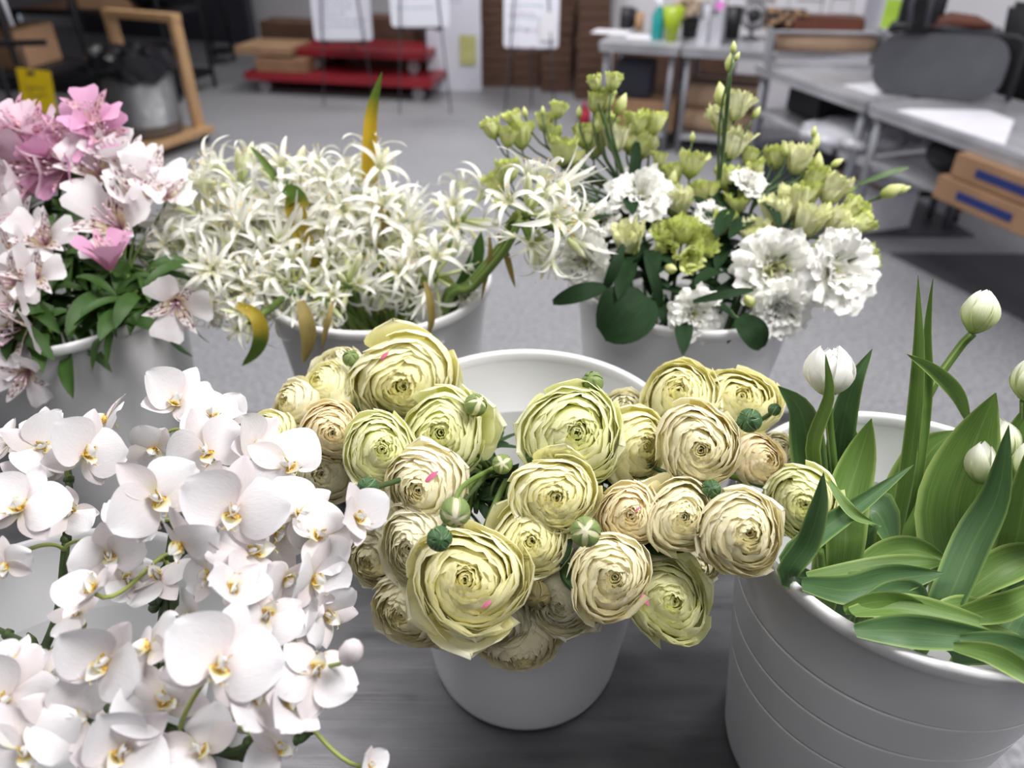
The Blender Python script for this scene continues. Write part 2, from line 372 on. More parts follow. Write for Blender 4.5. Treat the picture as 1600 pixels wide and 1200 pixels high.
mb = MB(); mb.lathe([(0, 0), (.06, 0), (.05, .015), (.012, .03), (.012, .08), (0, .08)], 20); ob('fan_base', mb.mesh('fan_base', M['dark_grey']), t)
mb = MB()
for i in range(9):
    a = PI * i / 9; mb.tube([(.09 * math.cos(q) * math.cos(a), .09 * math.cos(q) * math.sin(a), .15 + .09 * math.sin(q)) for q in [2 * PI * k / 20 for k in range(21)]], .003, 4)
ob('fan_cage', mb.mesh('fan_cage', M['dark_grey']), t)
mb = MB(); mb.ball((0, 0, .15), .045, 12, 8); ob('fan_motor', mb.mesh('fan_motor', M['black']), t)
# patterned bag and brown cases at the back right
t = thing('patterned_bag', 'dark bag printed with tan flowers behind the paper roll', 'bag', (1.98, 5.62, TT), A1)
t.location = (*PZ(1225, 47, TT).xy, TT)
mb = MB(); mb.box((0, 0, .07), (.34, .16, .14), bev=.04); ob('bag_body', mb.mesh('bag_body', M['black']), t)
mb = MB()
for i in range(26): mb.ball((random.uniform(-.15, .15), random.uniform(-.09, -.06), random.uniform(.03, .15)), .022, 7, 4, sc=(1, .4, 1))
ob('flower_print', mb.mesh('flower_print', M['card_pale']), t)
mb = MB(); mb.box((0, 0, .055), (.5, .2, .11), bev=.02)
single('brown_case', mb, M['brown_leather'], 'flat reddish brown case lying behind the kraft paper roll', 'case', loc=(*PZ(1290, 50, TT).xy, TT), rot=A1)
# kraft paper roll on its cutter frame
pr_ = PZ(1280, 103, TT)
t = thing('paper_roll_stand', 'steel cutter stand holding a wide roll of kraft paper', 'paper roll stand', (pr_.x, pr_.y, TT), R(-6))
w = .62
mb = MB(); mb.tube([(-w / 2 + .03, .02, .13), (w / 2 - .03, .02, .13)], .058, 24); ob('paper_roll', mb.mesh('paper_roll', M['kraft']), t)
mb = MB(); mb.box((0, -.03, .185), (w - .04, .05, .012)); mb.box((0, -.07, .012), (w, .03, .024)); ob('cutter_bar', mb.mesh('cutter_bar', M['steel'], False), t)
for s in (-1, 1):
    mb = MB(); mb.box((s * w / 2, 0, .1), (.012, .19, .2), bev=.004); ob('side_frame', mb.mesh('side_frame', M['steel_paint'], False), t)
# grey dispenser with rounded face (display board) behind the right table
def rounded_panel(w, h, th, r, n=10):
    pts = []
    for cx, cy, a0 in ((w / 2 - r, h / 2 - r, 0), (-w / 2 + r, h / 2 - r, 90), (-w / 2 + r, -h / 2 + r, 180), (w / 2 - r, -h / 2 + r, 270)):
        for k in range(n + 1): a = R(a0 + 90 * k / n); pts.append((cx + r * math.cos(a), cy + r * math.sin(a)))
    mb = MB(); f = [mb.vert((x, -th / 2, y)) for x, y in pts]; b = [mb.vert((x, th / 2, y)) for x, y in pts]; N = len(pts)
    mb.face(tuple(f)); mb.face(tuple(reversed(b)))
    for i in range(N): mb.face((f[i], b[i], b[(i + 1) % N], f[(i + 1) % N]))
    return mb
pc = PZ(1450, 160, TT); 
t = thing('folding_stand', 'grey rounded panel standing at the back of the right table', 'stand', (pc.x + .05, pc.y + .1, TT), R(-28))
ob('panel', rounded_panel(.58, .29, .05, .11).mesh('panel', M['grey_fabric'], False), t, (0, 0, .15))
mb = MB(); mb.tube([(-.27, .02, .29), (.29, .02, .30), (.33, .0, .28), (.34, -.01, .02)], .014, 8); ob('frame_bar', mb.mesh('frame_bar', M['black']), t)
mb = MB(); mb.box((-.02, .1, .30), (.5, .2, .03), bev=.01); ob('tray', mb.mesh('tray', M['dark_grey'], False), t)
pn = PY(1396, 22, pc.y + .5)
mb = MB(); mb.box((0, 0, 0), (.10, .006, .14)); single('sticky_note', mb, M['lime_note'], 'lime green note stuck up behind the grey rounded panel', 'note', loc=pn, rot=R(-40))
t = thing('backpack', 'black backpack on top of the grey rounded panel', 'bag', PY(1435, 38, pc.y + .12)); 
mb = MB(); mb.box((0, 0, .11), (.2, .14, .3), bev=.05); ob('bag_body', mb.mesh('bag_body', M['black']), t)
mb = MB(); mb.tube([(-.08, -.08, .2), (-.12, -.12, .1), (-.08, -.08, 0)], .012, 6); mb.tube([(0, -.08, .22), (-.02, -.1, .1), (0, -.08, 0)], .012, 6); ob('strap', mb.mesh('strap', M['dark_grey']), t)
mb = MB(); mb.tube([Vector((-.16, 0, .01)), (-.05, 0, .035), (.08, 0, .02), (.17, .0, .0)], [.015, .03, .03, .012], 8)
single('leather_strap', mb, M['brown_leather'], 'brown leather strap draped over the top of the grey panel', 'strap', smooth=True, loc=PY(1495, 42, pc.y + .1))
# office chair back at the right edge
t = thing('office_chair', 'black office chair at the right edge beside the long table', 'chair', (2.70, 4.2, 0), R(-60))
q = Matrix.Rotation(R(14), 4, 'X')
mb = MB(); mb.box((0, .2, .82), (.46, .07, .56), M=q, bev=.03); ob('backrest', mb.mesh('backrest', M['black']), t)
mb = MB(); mb.box((0, -.08, .50), (.5, .48, .09), bev=.035); ob('seat', mb.mesh('seat', M['black']), t)
mb = MB(); mb.tube([(0, 0, .12), (0, 0, .47)], .03, 10); ob('column', mb.mesh('column', M['dark_grey']), t)
for i in range(5):
    a = 2 * PI * i / 5; mb = MB(); mb.tube([(0, 0, .12), (.28 * math.cos(a), .28 * math.sin(a), .07), (.3 * math.cos(a), .3 * math.sin(a), .03)], [.025, .018, .03], 8); ob('leg', mb.mesh('leg', M['black']), t)
for s in (-1, 1):
    mb = MB(); mb.tube([(s * .26, .15, .55), (s * .28, .12, .70), (s * .28, -.15, .71)], .018, 8); ob('armrest', mb.mesh('armrest', M['black']), t)
# white sheets on the right tables
sheet(1372, 138, TT, .22, .26, A2, 'white printed sheet lying by the kraft roll stand on the right table')
sheet(1440, 140, TT, .34, .24, R(-30), 'white sheet pushed against the grey rounded panel')
def bagsheet(pts, label):
    P = [PZ(x, y, TT + .004) for x, y in pts]; mb = MB(); ids = [mb.vert(p) for p in P]; ids2 = [mb.vert(p - Vector((0, 0, .003))) for p in P]; n = len(P)
    mb.face(tuple(ids)); mb.face(tuple(reversed(ids2)))
    for i in range(n): mb.face((ids[i], ids2[i], ids2[(i + 1) % n], ids[(i + 1) % n]))
    single('paper_sheet', mb, M['paper'], label, 'paper', 'loose white papers')
bagsheet([(1425, 170), (1545, 172), (1585, 188), (1570, 226), (1400, 172)], 'large white sheet spread on the table nearest the right edge')
# things on and under the lower shelves
def cbox(px, py, z, w, d, h, ang, label, mat='card', name='cardboard_box', group=None, print_=False, dx=0):
    p = PZ(px, py, z); t = thing(name, label, 'box', p, ang, group)
    mb = MB(); mb.box((0, 0, h / 2), (w, d, h), bev=.004); ob('box_body', mb.mesh('box_body', M[mat], False), t)
    mb = MB(); mb.box((0, 0, h + .0008), (w * .99, .05, .0016)); ob('tape', mb.mesh('tape', M['card_pale'], False), t)
    if print_:
        mb = MB(); mb.box((-w * .18, -d / 2 - .001, h * .5), (w * .34, .002, h * .34)); mb.box((w * .28, -d / 2 - .001, h * .5), (w * .34, .002, h * .3)); ob('printed_band', mb.mesh('printed_band', M['blue'], False), t)
    return t
b0 = Vector((2.46, 3.28, 0))
for k in range(2):
    t = cbox(1560, 350, .265 + .105 * k, .84, .36, .10, R(-73), ['lower flat brown shipping box with blue print on the undershelf', 'upper flat brown shipping box with blue print on the undershelf'][k], print_=True, name='shipping_box', group='flat boxes with blue print')
    t.location = (2.17 + .03 * k, 2.85 - .03 * k, .454 + .105 * k)
mb = MB(); mb.ball((0, 0, .10), .17, 16, 10, sc=(1, .8, .6)); mb.tube([(-.10, 0, .17), (-.06, 0, .21), (.06, 0, .21), (.10, 0, .17)], .010, 6)
single('tote_bag', mb, M['black'], 'black cloth bag on the undershelf beside the flat shipping boxes', 'bag', smooth=True, loc=(2.14, 3.50, .454))
mb = MB(); mb.box((0, 0, .06), (.30, .3, .12), bev=.01)
single('ream_box', mb, M['paper'], 'white box with blue print under the edge of the right table', 'box', loc=(2.36, 3.62, .454), rot=R(-73))
cup(1500, 240, .455, .05, .055, .1, 'paper', 'white paper cup behind the flat shipping boxes', 'cup', 'cup')
mb = MB()
for i in range(10):
    a = 2 * PI * i / 10; mb.ball((.2 * math.cos(a), .26 * math.sin(a), .03), .1, 8, 5, sc=(1, 1, .35))
mb.ball((0, 0, .04), .24, 16, 8, sc=(1, 1.3, .22))
single('plastic_wrap_pile', mb, M['glass'], 'crumpled clear plastic on the undershelf of the middle table', 'plastic wrap', smooth=True, loc=(1.92, 4.12, .455), rot=A2)
mb = MB(); mb.ball((0, 0, .05), .06, 9, 7, sc=(.7, .7, 1.1)); mb.ball((.02, 0, .1), .03, 8, 5)
single('red_cloth', mb, M['maroon'], 'small crumpled red cloth on the undershelf behind the clear plastic', 'cloth', smooth=True, loc=(1.90, 4.48, .455))
cup(1360, 228, .455, .08, .1, .03, 'lime', 'shallow lime green dish on the undershelf of the middle table', 'dish', 'dish')
cbox(1250, 300, 0, .52, .36, .21, A2, 'white carton on the floor under the middle table', 'paper', 'white_carton').location = (2.0, 4.15, 0)
mb = MB(); mb.box((0, 0, .11), (.66, .4, .22), bev=.02)
single('storage_bin', mb, M['charcoal'], 'dark storage bin on the floor under the middle table', 'bin', loc=(1.80, 4.62, 0), rot=A2)
mb = MB(); mb.box((0, 0, .11), (.34, .4, .22), bev=.02)
single('black_crate', mb, M['black'], 'black crate on the undershelf below the kraft roll stand', 'crate', loc=(1.92, 4.62, .455), rot=A2)
cbox(1250, 140, .12, .5, .4, .3, A1, 'dark brown carton stored under the far right table', 'card_dark').location = (1.6, 5.75, .133)
# under the far tables
cbox(980, 185, 0, .46, .28, .2, A1, 'plain brown cardboard box under the far table', 'card').location = (.98, 5.62, .133)
mb = MB(); mb.box((0, 0, .12), (.26, .24, .24), bev=.01)
single('black_box', mb, M['charcoal'], 'black box standing on the brown carton under the far table', 'box', loc=(.90, 5.70, .335), rot=A1)
for k, (zz, yy, lb) in enumerate([(.215, 0, 'lower'), (.37, .02, 'upper')]):
    mb = MB(); mb.tube([(-.26, 0, 0), (.26, 0, 0)], .078, 24)
    mb2 = single('kraft_paper_roll', mb, M['kraft'], lb + ' of two kraft paper rolls stored under the far table', 'paper roll', 'stored kraft rolls', smooth=True, loc=(1.50, 5.42 + yy, zz), rot=A1)
mb = MB(); mb.tube([(0, 0, 0), (0, 0, .13)], [.05, .045], 12); mb.tube([(0, 0, .13), (0, 0, .19)], [.02, .012], 8)
single('red_bottle', mb, M['maroon'], 'small red bottle on the floor beside the left leg of the far table', 'bottle', smooth=True, loc=(.58, 6.1, 0))
mb = MB(); mb.tube([(0, 0, 0), (0, 0, .2)], .055, 14)
single('white_canister', mb, M['paper'], 'white canister on the floor beside the red bottle', 'canister', smooth=True, loc=(.68, 6.0, 0))
for lb, P4 in (('thin dark sheet on the floor under the middle table', [(1240, 288), (1405, 296), (1522, 370), (1230, 370)]), ('thin dark sheet on the floor under the table nearest the right edge', [(1390, 397), (1640, 399), (1960, 560), (1640, 522)])):
    P = [PZ(x, y, 0) for x, y in P4]; c = sum(P, Vector()) / 4; mb = MB(); up = [mb.vert(p - c + Vector((0, 0, .008))) for p in P]; dn = [mb.vert(p - c) for p in P]
    mb.face(tuple(up)); mb.face(tuple(reversed(dn)))
    for k in range(4): mb.face((up[k], dn[k], dn[(k + 1) % 4], up[(k + 1) % 4]))
    single('floor_sheet', mb, M['dark_grey'], lb, 'mat', loc=c)  # thin dark grey four-sided sheet lying flat on the floor
mb = MB(); mb.box((0, 0, .3), (.95, .35, .6), bev=.01)
single('dark_carton', mb, M['card_dark'], 'wide dark carton on the floor behind the far metal tables', 'box', loc=(1.32, 6.42, 0), rot=A1)
# poster sheets on the partition
for i, (px, py, w, h, lb) in enumerate([(1190, 12, .55, .42, 'white schedule sheet with grey bars on the white wall'), (1262, 14, .5, .46, 'white plan sheet with thin lines pinned right of the schedule'), (1318, 12, .3, .5, 'narrow white sheet at the corner of the white wall')]):
    y = 6.92 - .4055 * (PY(px, py, 6.7).x - .98) + .10
    t = thing('wall_sheet', lb, 'poster', PY(px, py, y), R(-22), 'sheets on the wall')
    mb = MB(); mb.box((0, 0, 0), (w, .006, h)); ob('sheet', mb.mesh('sheet', M['paper'], False), t)
    mb = MB(); random.seed(i)
    for k in range(4): mb.box((random.uniform(-.1, .1) * w, -.005, h * (.35 - .22 * k)), (w * random.uniform(.4, .7), .003, .012 if i else .03))
    if i: mb.box((-w * .3, -.005, 0), (.006, .003, h * .8)); mb.box((w * .2, -.005, 0), (.006, .003, h * .6))
    ob('print', mb.mesh('print', M['wheel'], False), t)

# ------------------------------------------------------------------ background, middle: carts, easels, cartons
def cart(c, rot, L, Wd, z, label):
    t = thing('platform_cart', label, 'cart', c, rot, 'red platform carts')
    mb = MB(); mb.box((0, 0, z), (L, Wd, .035), bev=.008)
    for s in (-1, 1): mb.box((0, s * (Wd / 2), z - .012), (L + .01, .02, .06)); mb.box((s * L / 2, 0, z - .012), (.02, Wd, .06))
    ob('deck', mb.mesh('deck', M['red'], False), t)
    for sx in (-1, 1):
        for sy in (-1, 1):
            w_ = MB(); x = sx * (L / 2 - .14); y = sy * (Wd / 2 - .08)
            w_.tube([(x, y - .018, .055), (x, y + .018, .055)], .055, 18); w_.box((x, y, (z - .04 + .06) / 2 + .02), (.07, .055, max(.02, z - .12))); ob('caster', w_.mesh('caster', M['wheel'], False), t)
    return t
cA = (PZ(395, 118, .17) + PZ(652, 128, .17)) / 2
cart((cA.x + .08, cA.y + .3, 0), DA * .6, 1.78, .62, .17, 'lower red platform cart on the floor with casters')
c2 = cart((cA.x + .28, cA.y + .42, .19), DA * .6, 1.25, .55, .17, 'upper red platform cart stacked on the lower one')
for i, (dx, dy, z, w, d, h, m, lb) in enumerate([(-.42, .95, 0, .85, .3, .52, 'card_dark', 'stack of dark flattened cartons behind the red carts, leftmost'), (-.45, .42, .19, .5, .5, .12, 'card', 'brown cardboard slab lying on the lower red cart'),
        (.36, .95, 0, .7, .3, .56, 'card_dark', 'stack of dark flattened cartons behind the red carts, right one'), (-.62, .42, .33, .56, .44, .07, 'card_pale', 'pale cardboard slab on top of the brown slab')]):
    p = Vector((cA.x + dx, cA.y + dy, z)); t = thing('carton_stack', lb, 'box', p, DA * .6)
    mb = MB(); n = max(2, int(h / .05))
    for k in range(n): mb.box((random.uniform(-.008, .008), random.uniform(-.008, .008), h * (k + .5) / n), (w, d, h / n * .92))
    ob('flattened_boxes', mb.mesh('flattened_boxes', M[m], False), t)
random.seed(11)
def scribble(mb, w, h, y, lines, m):
    for k in range(lines):
        z = h * (.38 - .8 * k / lines); x = -w * .42; end = random.uniform(.0, .38) * w
        while x < end:
            l = random.uniform(.02, .06); pts = [(x + l * q / 6, y, z + random.uniform(-.010, .010)) for q in range(7)]
            mb.tube(pts, .0028, 3, m, False); x += l + .018
def easel(px0, px1, pyb, y, h, rot, label, ink, lines=7, feet=None, magnet=False):
    a = PY(px0, pyb, y); b = PY(px1, pyb, y); w = (b - a).length; c = (a + b) / 2
    t = thing('easel', label, 'easel', (c.x, c.y, 0), rot, 'whiteboard easels')
    zb = a.z; tilt = Matrix.Rotation(R(-8), 4, 'X')
    rp = rounded_panel(w, h, .012, .03); q = Matrix.Translation((0, 0, zb)) @ tilt @ Matrix.Translation((0, 0, h / 2))
    rp.v = [tuple(q @ Vector(p)) for p in rp.v]; ob('whiteboard', rp.mesh('whiteboard', M['white'], False), t)
    for k, (mt, l0) in enumerate(ink):
        sb = MB(); random.seed(px0 + k); scribble(sb, w, h * .96, -.009, l0, 0)
        off = 0 if k == 0 else -h * .28
        sb.v = [tuple(q @ (Vector(p) + Vector((0, 0, off)))) for p in sb.v]; ob('handwriting', sb.mesh('handwriting', M[mt]), t)
    for s in (-1, 1):
        mb = MB(); mb.tube([(s * w * .25, .06, zb + h), (s * (w * .25 + .10), -.10 if s < 0 else -.1, 0)], .006, 8); ob('leg', mb.mesh('leg', M['dark_grey']), t)
        mb = MB(); mb.box((s * w * .3, -.02, zb - .012), (.03, .05, .03)); ob('clip', mb.mesh('clip', M['black'], False), t)
    mb = MB(); mb.tube([(0, .10, zb + h), (0, .5, 0)], .006, 8); ob('leg', mb.mesh('leg', M['dark_grey']), t)
    mb = MB(); mb.box((0, -.01, zb - .008), (w * .8, .03, .012)); ob('ledge', mb.mesh('ledge', M['dark_grey'], False), t)
    if magnet:
        mb = MB(); mb.box((w * .3, -.012, zb + h * .25), (.12, .003, .2)); o = ob('pinned_sheet', mb.mesh('pinned_sheet', M['paper'], False), t)
easel(492, 583, 63, 6.9, .62, 0, 'easel whiteboard covered in purple handwriting in front of the red carts', [('ink', 10)])
easel(612, 703, 42, 6.6, .62, R(2), 'easel whiteboard with a few teal lines at its left side', [('ink_teal', 6)])
easel(787, 872, 75, 6.3, .62, R(-3), 'easel whiteboard with teal and pink lines and a pinned sheet', [('ink_teal', 6), ('ink_red', 4)], magnet=True)
pb = (PZ(673, 143, 0) + PZ(750, 143, 0)) / 2
t = thing('leaning_whiteboard', 'glossy white board standing on the floor with a yellow note taped to it', 'whiteboard', (pb.x, pb.y, 0), R(-2))
ob('board', rounded_panel(.50, .88, .02, .02).mesh('board', M['white'], False), t, (0, .05, .44), Euler((R(-6), 0, 0)).to_quaternion())
mb = MB(); mb.box((.13, .012, .36), (.15, .004, .25), M=Euler((R(-6), 0, 0)).to_matrix().to_4x4()); ob('note', mb.mesh('note', M['yellow_note'], False), t)
sb = MB(); random.seed(5); scribble(sb, .42, .3, 0, 4, 0); ob('handwriting', sb.mesh('handwriting', M['ink']), t, (0, .07, .70))
for i, (px0, px1, y, z1, m, lb) in enumerate([(752, 800, 7.5, .95, 'card_dark', 'tall dark carton stack right of the leaning whiteboard'), (800, 845, 7.5, 1.05, 'card_dark', 'dark carton stack behind the third easel'), (846, 893, 7.3, 1.0, 'card_dark', 'dark carton stack beside the far metal table'), (900, 948, 7.0, 1.0, 'card_dark', 'dark carton stack directly behind the left end of the far metal table')]):
    a = PY(px0, 130, y); b = PY(px1, 130, y); w = (b.x - a.x) * .97; t = thing('carton_stack', lb, 'box', ((a.x + b.x) / 2, y + .2, .0), 0, 'dark carton stacks')
    mb = MB(); n = 12
    for k in range(n): mb.box((random.uniform(-.01, .01), random.uniform(-.01, .01), z1 * (k + .5) / n), (w, .4, z1 / n * .93))
    ob('flattened_boxes', mb.mesh('flattened_boxes', M[m], False), t)
for k, (px, w) in enumerate([(690, .62), (850, .9)]):
    p = PY(px, 5, 8.0); mb = MB(); mb.box((0, 0, 0), (w, .4, .12)); mb.box((0, 0, -p.z / 2 - .03), (w * .95, .36, p.z - .06), m=1)
    single('carton_stack', mb, [M['wood'], M['card_dark']], ['carton stack with a wooden board on top behind the leaning whiteboard', 'carton stack with a wooden board on top behind the third easel'][k], 'box', loc=p)

# ------------------------------------------------------------------ background, left
bc = PZ(232, 238, 0); bc = Vector((bc.x, bc.y + .12, 0))
t = thing('trash_can', 'round galvanised trash can with a black bag over its rim', 'trash can', bc)
mb = MB(); mb.lathe([(0, .12), (.225, .12), (.23, .125), (.23, .19), (.237, .195), (.23, .20), (.245, .62), (.24, .62), (.225, .14), (0, .14)], 48); ob('can_body', mb.mesh('can_body', M['can']), t)
random.seed(8); mb = MB(); rows = []
for i, (r, z) in enumerate([(.10, .58), (.20, .60), (.255, .66), (.282, .66), (.282, .60), (.268, .55), (.262, .52)]):
    rows.append([((((r + random.uniform(-.012, .018)) * math.cos(2 * PI * k / 40)), (r + random.uniform(-.012, .018)) * math.sin(2 * PI * k / 40), z + random.uniform(-.02, .03) + (.03 * math.sin(k * .5) if i > 4 else 0)), (0, 0)) for k in range(40)])
mb.grid(rows, 0, True)
for k in range(9): a = random.uniform(0, 6.28); mb.ball((.14 * math.cos(a), .14 * math.sin(a), .65), random.uniform(.05, .09), 8, 6, sc=(1, 1, .6))
ob('bin_bag', mb.mesh('bin_bag', M['black_gloss'], False), t)
t = thing('wooden_dolly', 'pine wood frame on casters around the trash can', 'dolly', bc, R(-24))
for sx, sy in ((-1, -1), (1, -1), (-1, 1), (1, 1)):
    if sy > 0: mb = MB(); mb.box((sx * .31 - .10, .26, .46), (.045, .085, .74), bev=.003); ob('post', mb.mesh('post', M['wood'], False), t)
    mb = MB(); mb.tube([(sx * .25 - .015, sy * .25, .035), (sx * .25 + .015, sy * .25, .035)], .034, 14); ob('caster', mb.mesh('caster', M['black']), t)
mb = MB(); mb.box((-.10, .26, .85), (.68, .085, .05), bev=.003); ob('top_rail', mb.mesh('top_rail', M['wood'], False), t)
for s in (-1, 1):
    mb = MB(); mb.box((s * .27, 0, .095), (.085, .62, .04), bev=.003); ob('bottom_rail', mb.mesh('bottom_rail', M['wood'], False), t)
mb = MB(); mb.box((0, 0, .10), (.5, .5, .018)); ob('base_board', mb.mesh('base_board', M['wood'], False), t)
# black wire shelving with cartons
def shelving(c, rot, L, Dp, H, zs, label):
    t = thing('shelving_unit', label, 'shelving', c, rot)
    for z in zs:
        mb = MB(); mb.box((0, 0, z), (L, Dp, .05), bev=.004); ob('shelf', mb.mesh('shelf', M['black'], False), t)
    for sx in (-1, 1):
        for sy in (-1, 1):
            mb = MB(); mb.tube([(sx * L / 2, sy * Dp / 2, 0), (sx * L / 2, sy * Dp / 2, H)], .018, 8); ob('upright', mb.mesh('upright', M['black']), t)
shelving((-4.15, 5.6, 0), R(-8), 2.0, .7, 1.7, (.12, .55, .98, 1.5), 'black shelving unit loaded with cartons at the left edge')
shelving((-3.9, 7.4, 0), R(-12), 2.0, .6, 1.8, (.15, .7, 1.2, 1.7), 'tall black shelving unit behind the trash can')
for i, (x, y, z, w, d, h, m, lb) in enumerate([(-3.45, 5.55, .575, .36, .4, .24, 'card', 'brown carton on the middle shelf beside the trash can'), (-4.3, 5.6, .145, .6, .5, .22, 'card_dark', 'dark carton on the bottom shelf at the left edge'), (-3.9, 5.5, .145, .2, .3, .2, 'maroon', 'dark red carton on the bottom shelf'),
        (-3.5, 7.3, .725, .5, .4, .34, 'card', 'brown carton high on the shelf behind the trash can'), (-4.1, 7.3, .725, .5, .4, .3, 'card_dark', 'dark carton on the shelf behind, left of the brown one'), (-3.75, 5.6, 1.005, .5, .4, .16, 'card_pale', 'pale carton on the upper shelf at the left'), (-4.5, 5.6, .575, .4, .4, .22, 'card_dark', 'dark carton on the middle shelf far left')]):
    t = thing('cardboard_box', lb, 'box', (x, y, z), R(-8)); mb = MB(); mb.box((0, 0, h / 2), (w, d, h), bev=.004); ob('box_body', mb.mesh('box_body', M[m], False), t)
    mb = MB(); mb.box((0, 0, h + .001), (w * .99, .05, .002)); ob('tape', mb.mesh('tape', M['card_pale'], False), t)
mb = MB(); mb.ball((0, 0, .11), .2, 14, 9, sc=(1.3, .9, .5)); single('black_sack', mb, M['black_gloss'], 'black plastic sack on the shelf above the trash can', 'bag', smooth=True, loc=(-3.15, 7.2, .73))
py_ = PY(58, 143, 4.5)
t = thing('hanging_tag', 'yellow card tag hanging from a rack by a cord at the left', 'tag', py_, R(10))
q = Matrix.Rotation(R(9), 4, 'Y'); mb = MB(); mb.box((0, 0, 0), (.175, .006, .24), M=q); ob('card', mb.mesh('card', M['yellow'], False), t)
mb = MB(); mb.tube([(0, 0, .1), (-.005, .01, .24)], .004, 5); mb.box((0, 0, .1), (.04, .012, .02)); ob('cord', mb.mesh('cord', M['black']), t)
sb = MB(); random.seed(2); 
for k in range(2):
    pts = [(-.05 + .1 * q_ / 14, -.006, .02 - .04 * k + random.uniform(-.012, .012)) for q_ in range(15)]; sb.tube(pts, .0022, 4, 0, False)
ob('handwriting', sb.mesh('handwriting', M['dark_grey']), t)
t = thing('black_rack', 'black metal rack with hooks holding the yellow tag', 'rack', (py_.x - .05, py_.y + .06, 0), R(8))
for s in (-1, 1):
    mb = MB(); mb.tube([(s * .7 - .85, 0, 0), (s * .7 - .85, 0, 1.35)], .016, 8); ob('upright', mb.mesh('upright', M['black']), t)
for z_ in (py_.z + .25, .25, 1.3): mb = MB(); mb.box((-.5, 0, z_), (1.3, .03, .03)); ob('crossbar', mb.mesh('crossbar', M['black'], False), t)
for k in range(5):
    mb = MB(); x = -.7 + .18 * k; mb.tube([(x, 0, py_.z + .25), (x, -.05, py_.z + .22), (x, -.06, py_.z + .12)], .006, 5); ob('hook', mb.mesh('hook', M['black']), t)
mb = MB(); mb.tube([(.01, -.02, py_.z + .34), (.0, -.02, py_.z + .62)], .011, 8); ob('white_grip', mb.mesh('white_grip', M['paper']), t)
cs = PZ(352, 98, 0)
t = thing('rolling_stand', 'black stand on casters before the charcoal doors', 'stand', cs)
for s in (-1, 1):
    mb = MB(); mb.tube([(s * .07, s * .1, .07), (s * .07, s * .1, 1.3)], .022, 8); ob('post', mb.mesh('post', M['black']), t)
    mb = MB(); mb.tube([(s * .07 - .015, s * .1, .04), (s * .07 + .015, s * .1, .04)], .04, 14); ob('caster', mb.mesh('caster', M['dark_grey']), t)
mb = MB(); mb.box((0, 0, .12), (.2, .3, .03)); mb.box((0, 0, 1.28), (.2, .3, .03)); ob('frame', mb.mesh('frame', M['black'], False), t)
# ================================================================== flowers
def frac(n): return n - math.floor(n)
def petal(mb, L, Wd, b0, b1, az, prof, cup=0.0, ruf=0.0, rk=5.0, base=(0, 0), nu=8, nv=6, m=0, droop=0.0, jag=0.0, twist=0.0, rnd=random, curl=0.0):
    """a petal rooted at (radius, height)=base; its angle from the flower axis goes b0->b1 degrees"""
    ph = rnd.uniform(0, 6.28); r, z = base; ca, sa = math.cos(az), math.sin(az); rows = []
    st = L / nu
    for i in range(nu + 1):
        u = i / nu; a = R(lerp(b0, b1, u) + droop * u * u)
        if i: r += math.sin(a) * st; z += math.cos(a) * st
        nx, nz = -math.cos(a), math.sin(a); w = Wd * prof(u) * .5; row = []
        for j in range(nv + 1):
            v = 2 * j / nv - 1
            off = cup * w * v * v + ruf * math.sin(rk * v + ph + 2 * u) * u * u * (.3 + .7 * abs(v)) + curl * (u ** 4) * 1
            off += twist * v * w * u
            back = jag * (frac(math.sin(j * 12.9 + ph * 7) * 43.7) - .5) * (1 if i == nu else 0) if jag else 0
            rr = r + nx * off + math.sin(a) * back; zz = z + nz * off + math.cos(a) * back; t = v * w
            row.append(((rr * ca - t * sa, rr * sa + t * ca, zz), (u, j / nv)))
        rows.append(row)
    mb.grid(rows, m)
def p_round(u): return (max(0.0, math.sin(PI * min(1, u ** .75 * .94 + .03)))) ** .62 * .98 + .05 * (1 - u)
def p_loose(u): return min(1, .25 + 1.1 * u) * (max(0, 1 - max(0, (u - .55) / .45) ** 2.2)) ** .5 + .02
def p_ovate(u): return max(.0, math.sin(PI * (u * .97 + .02) ** .9)) ** .8 + .03
def p_fan(u): return (.18 + .95 * u ** .8) * (1 if u < .9 else 1 - (u - .9) * 2.2)
def p_strap(u): return (1 - u) ** .45 * (.75 + .5 * math.sin(PI * u)) if u < 1 else .02
def p_tulip(u): return (max(0, math.sin(PI * (.16 + .84 * u) ** 1.15)) ** .8 + .02) * 1.0
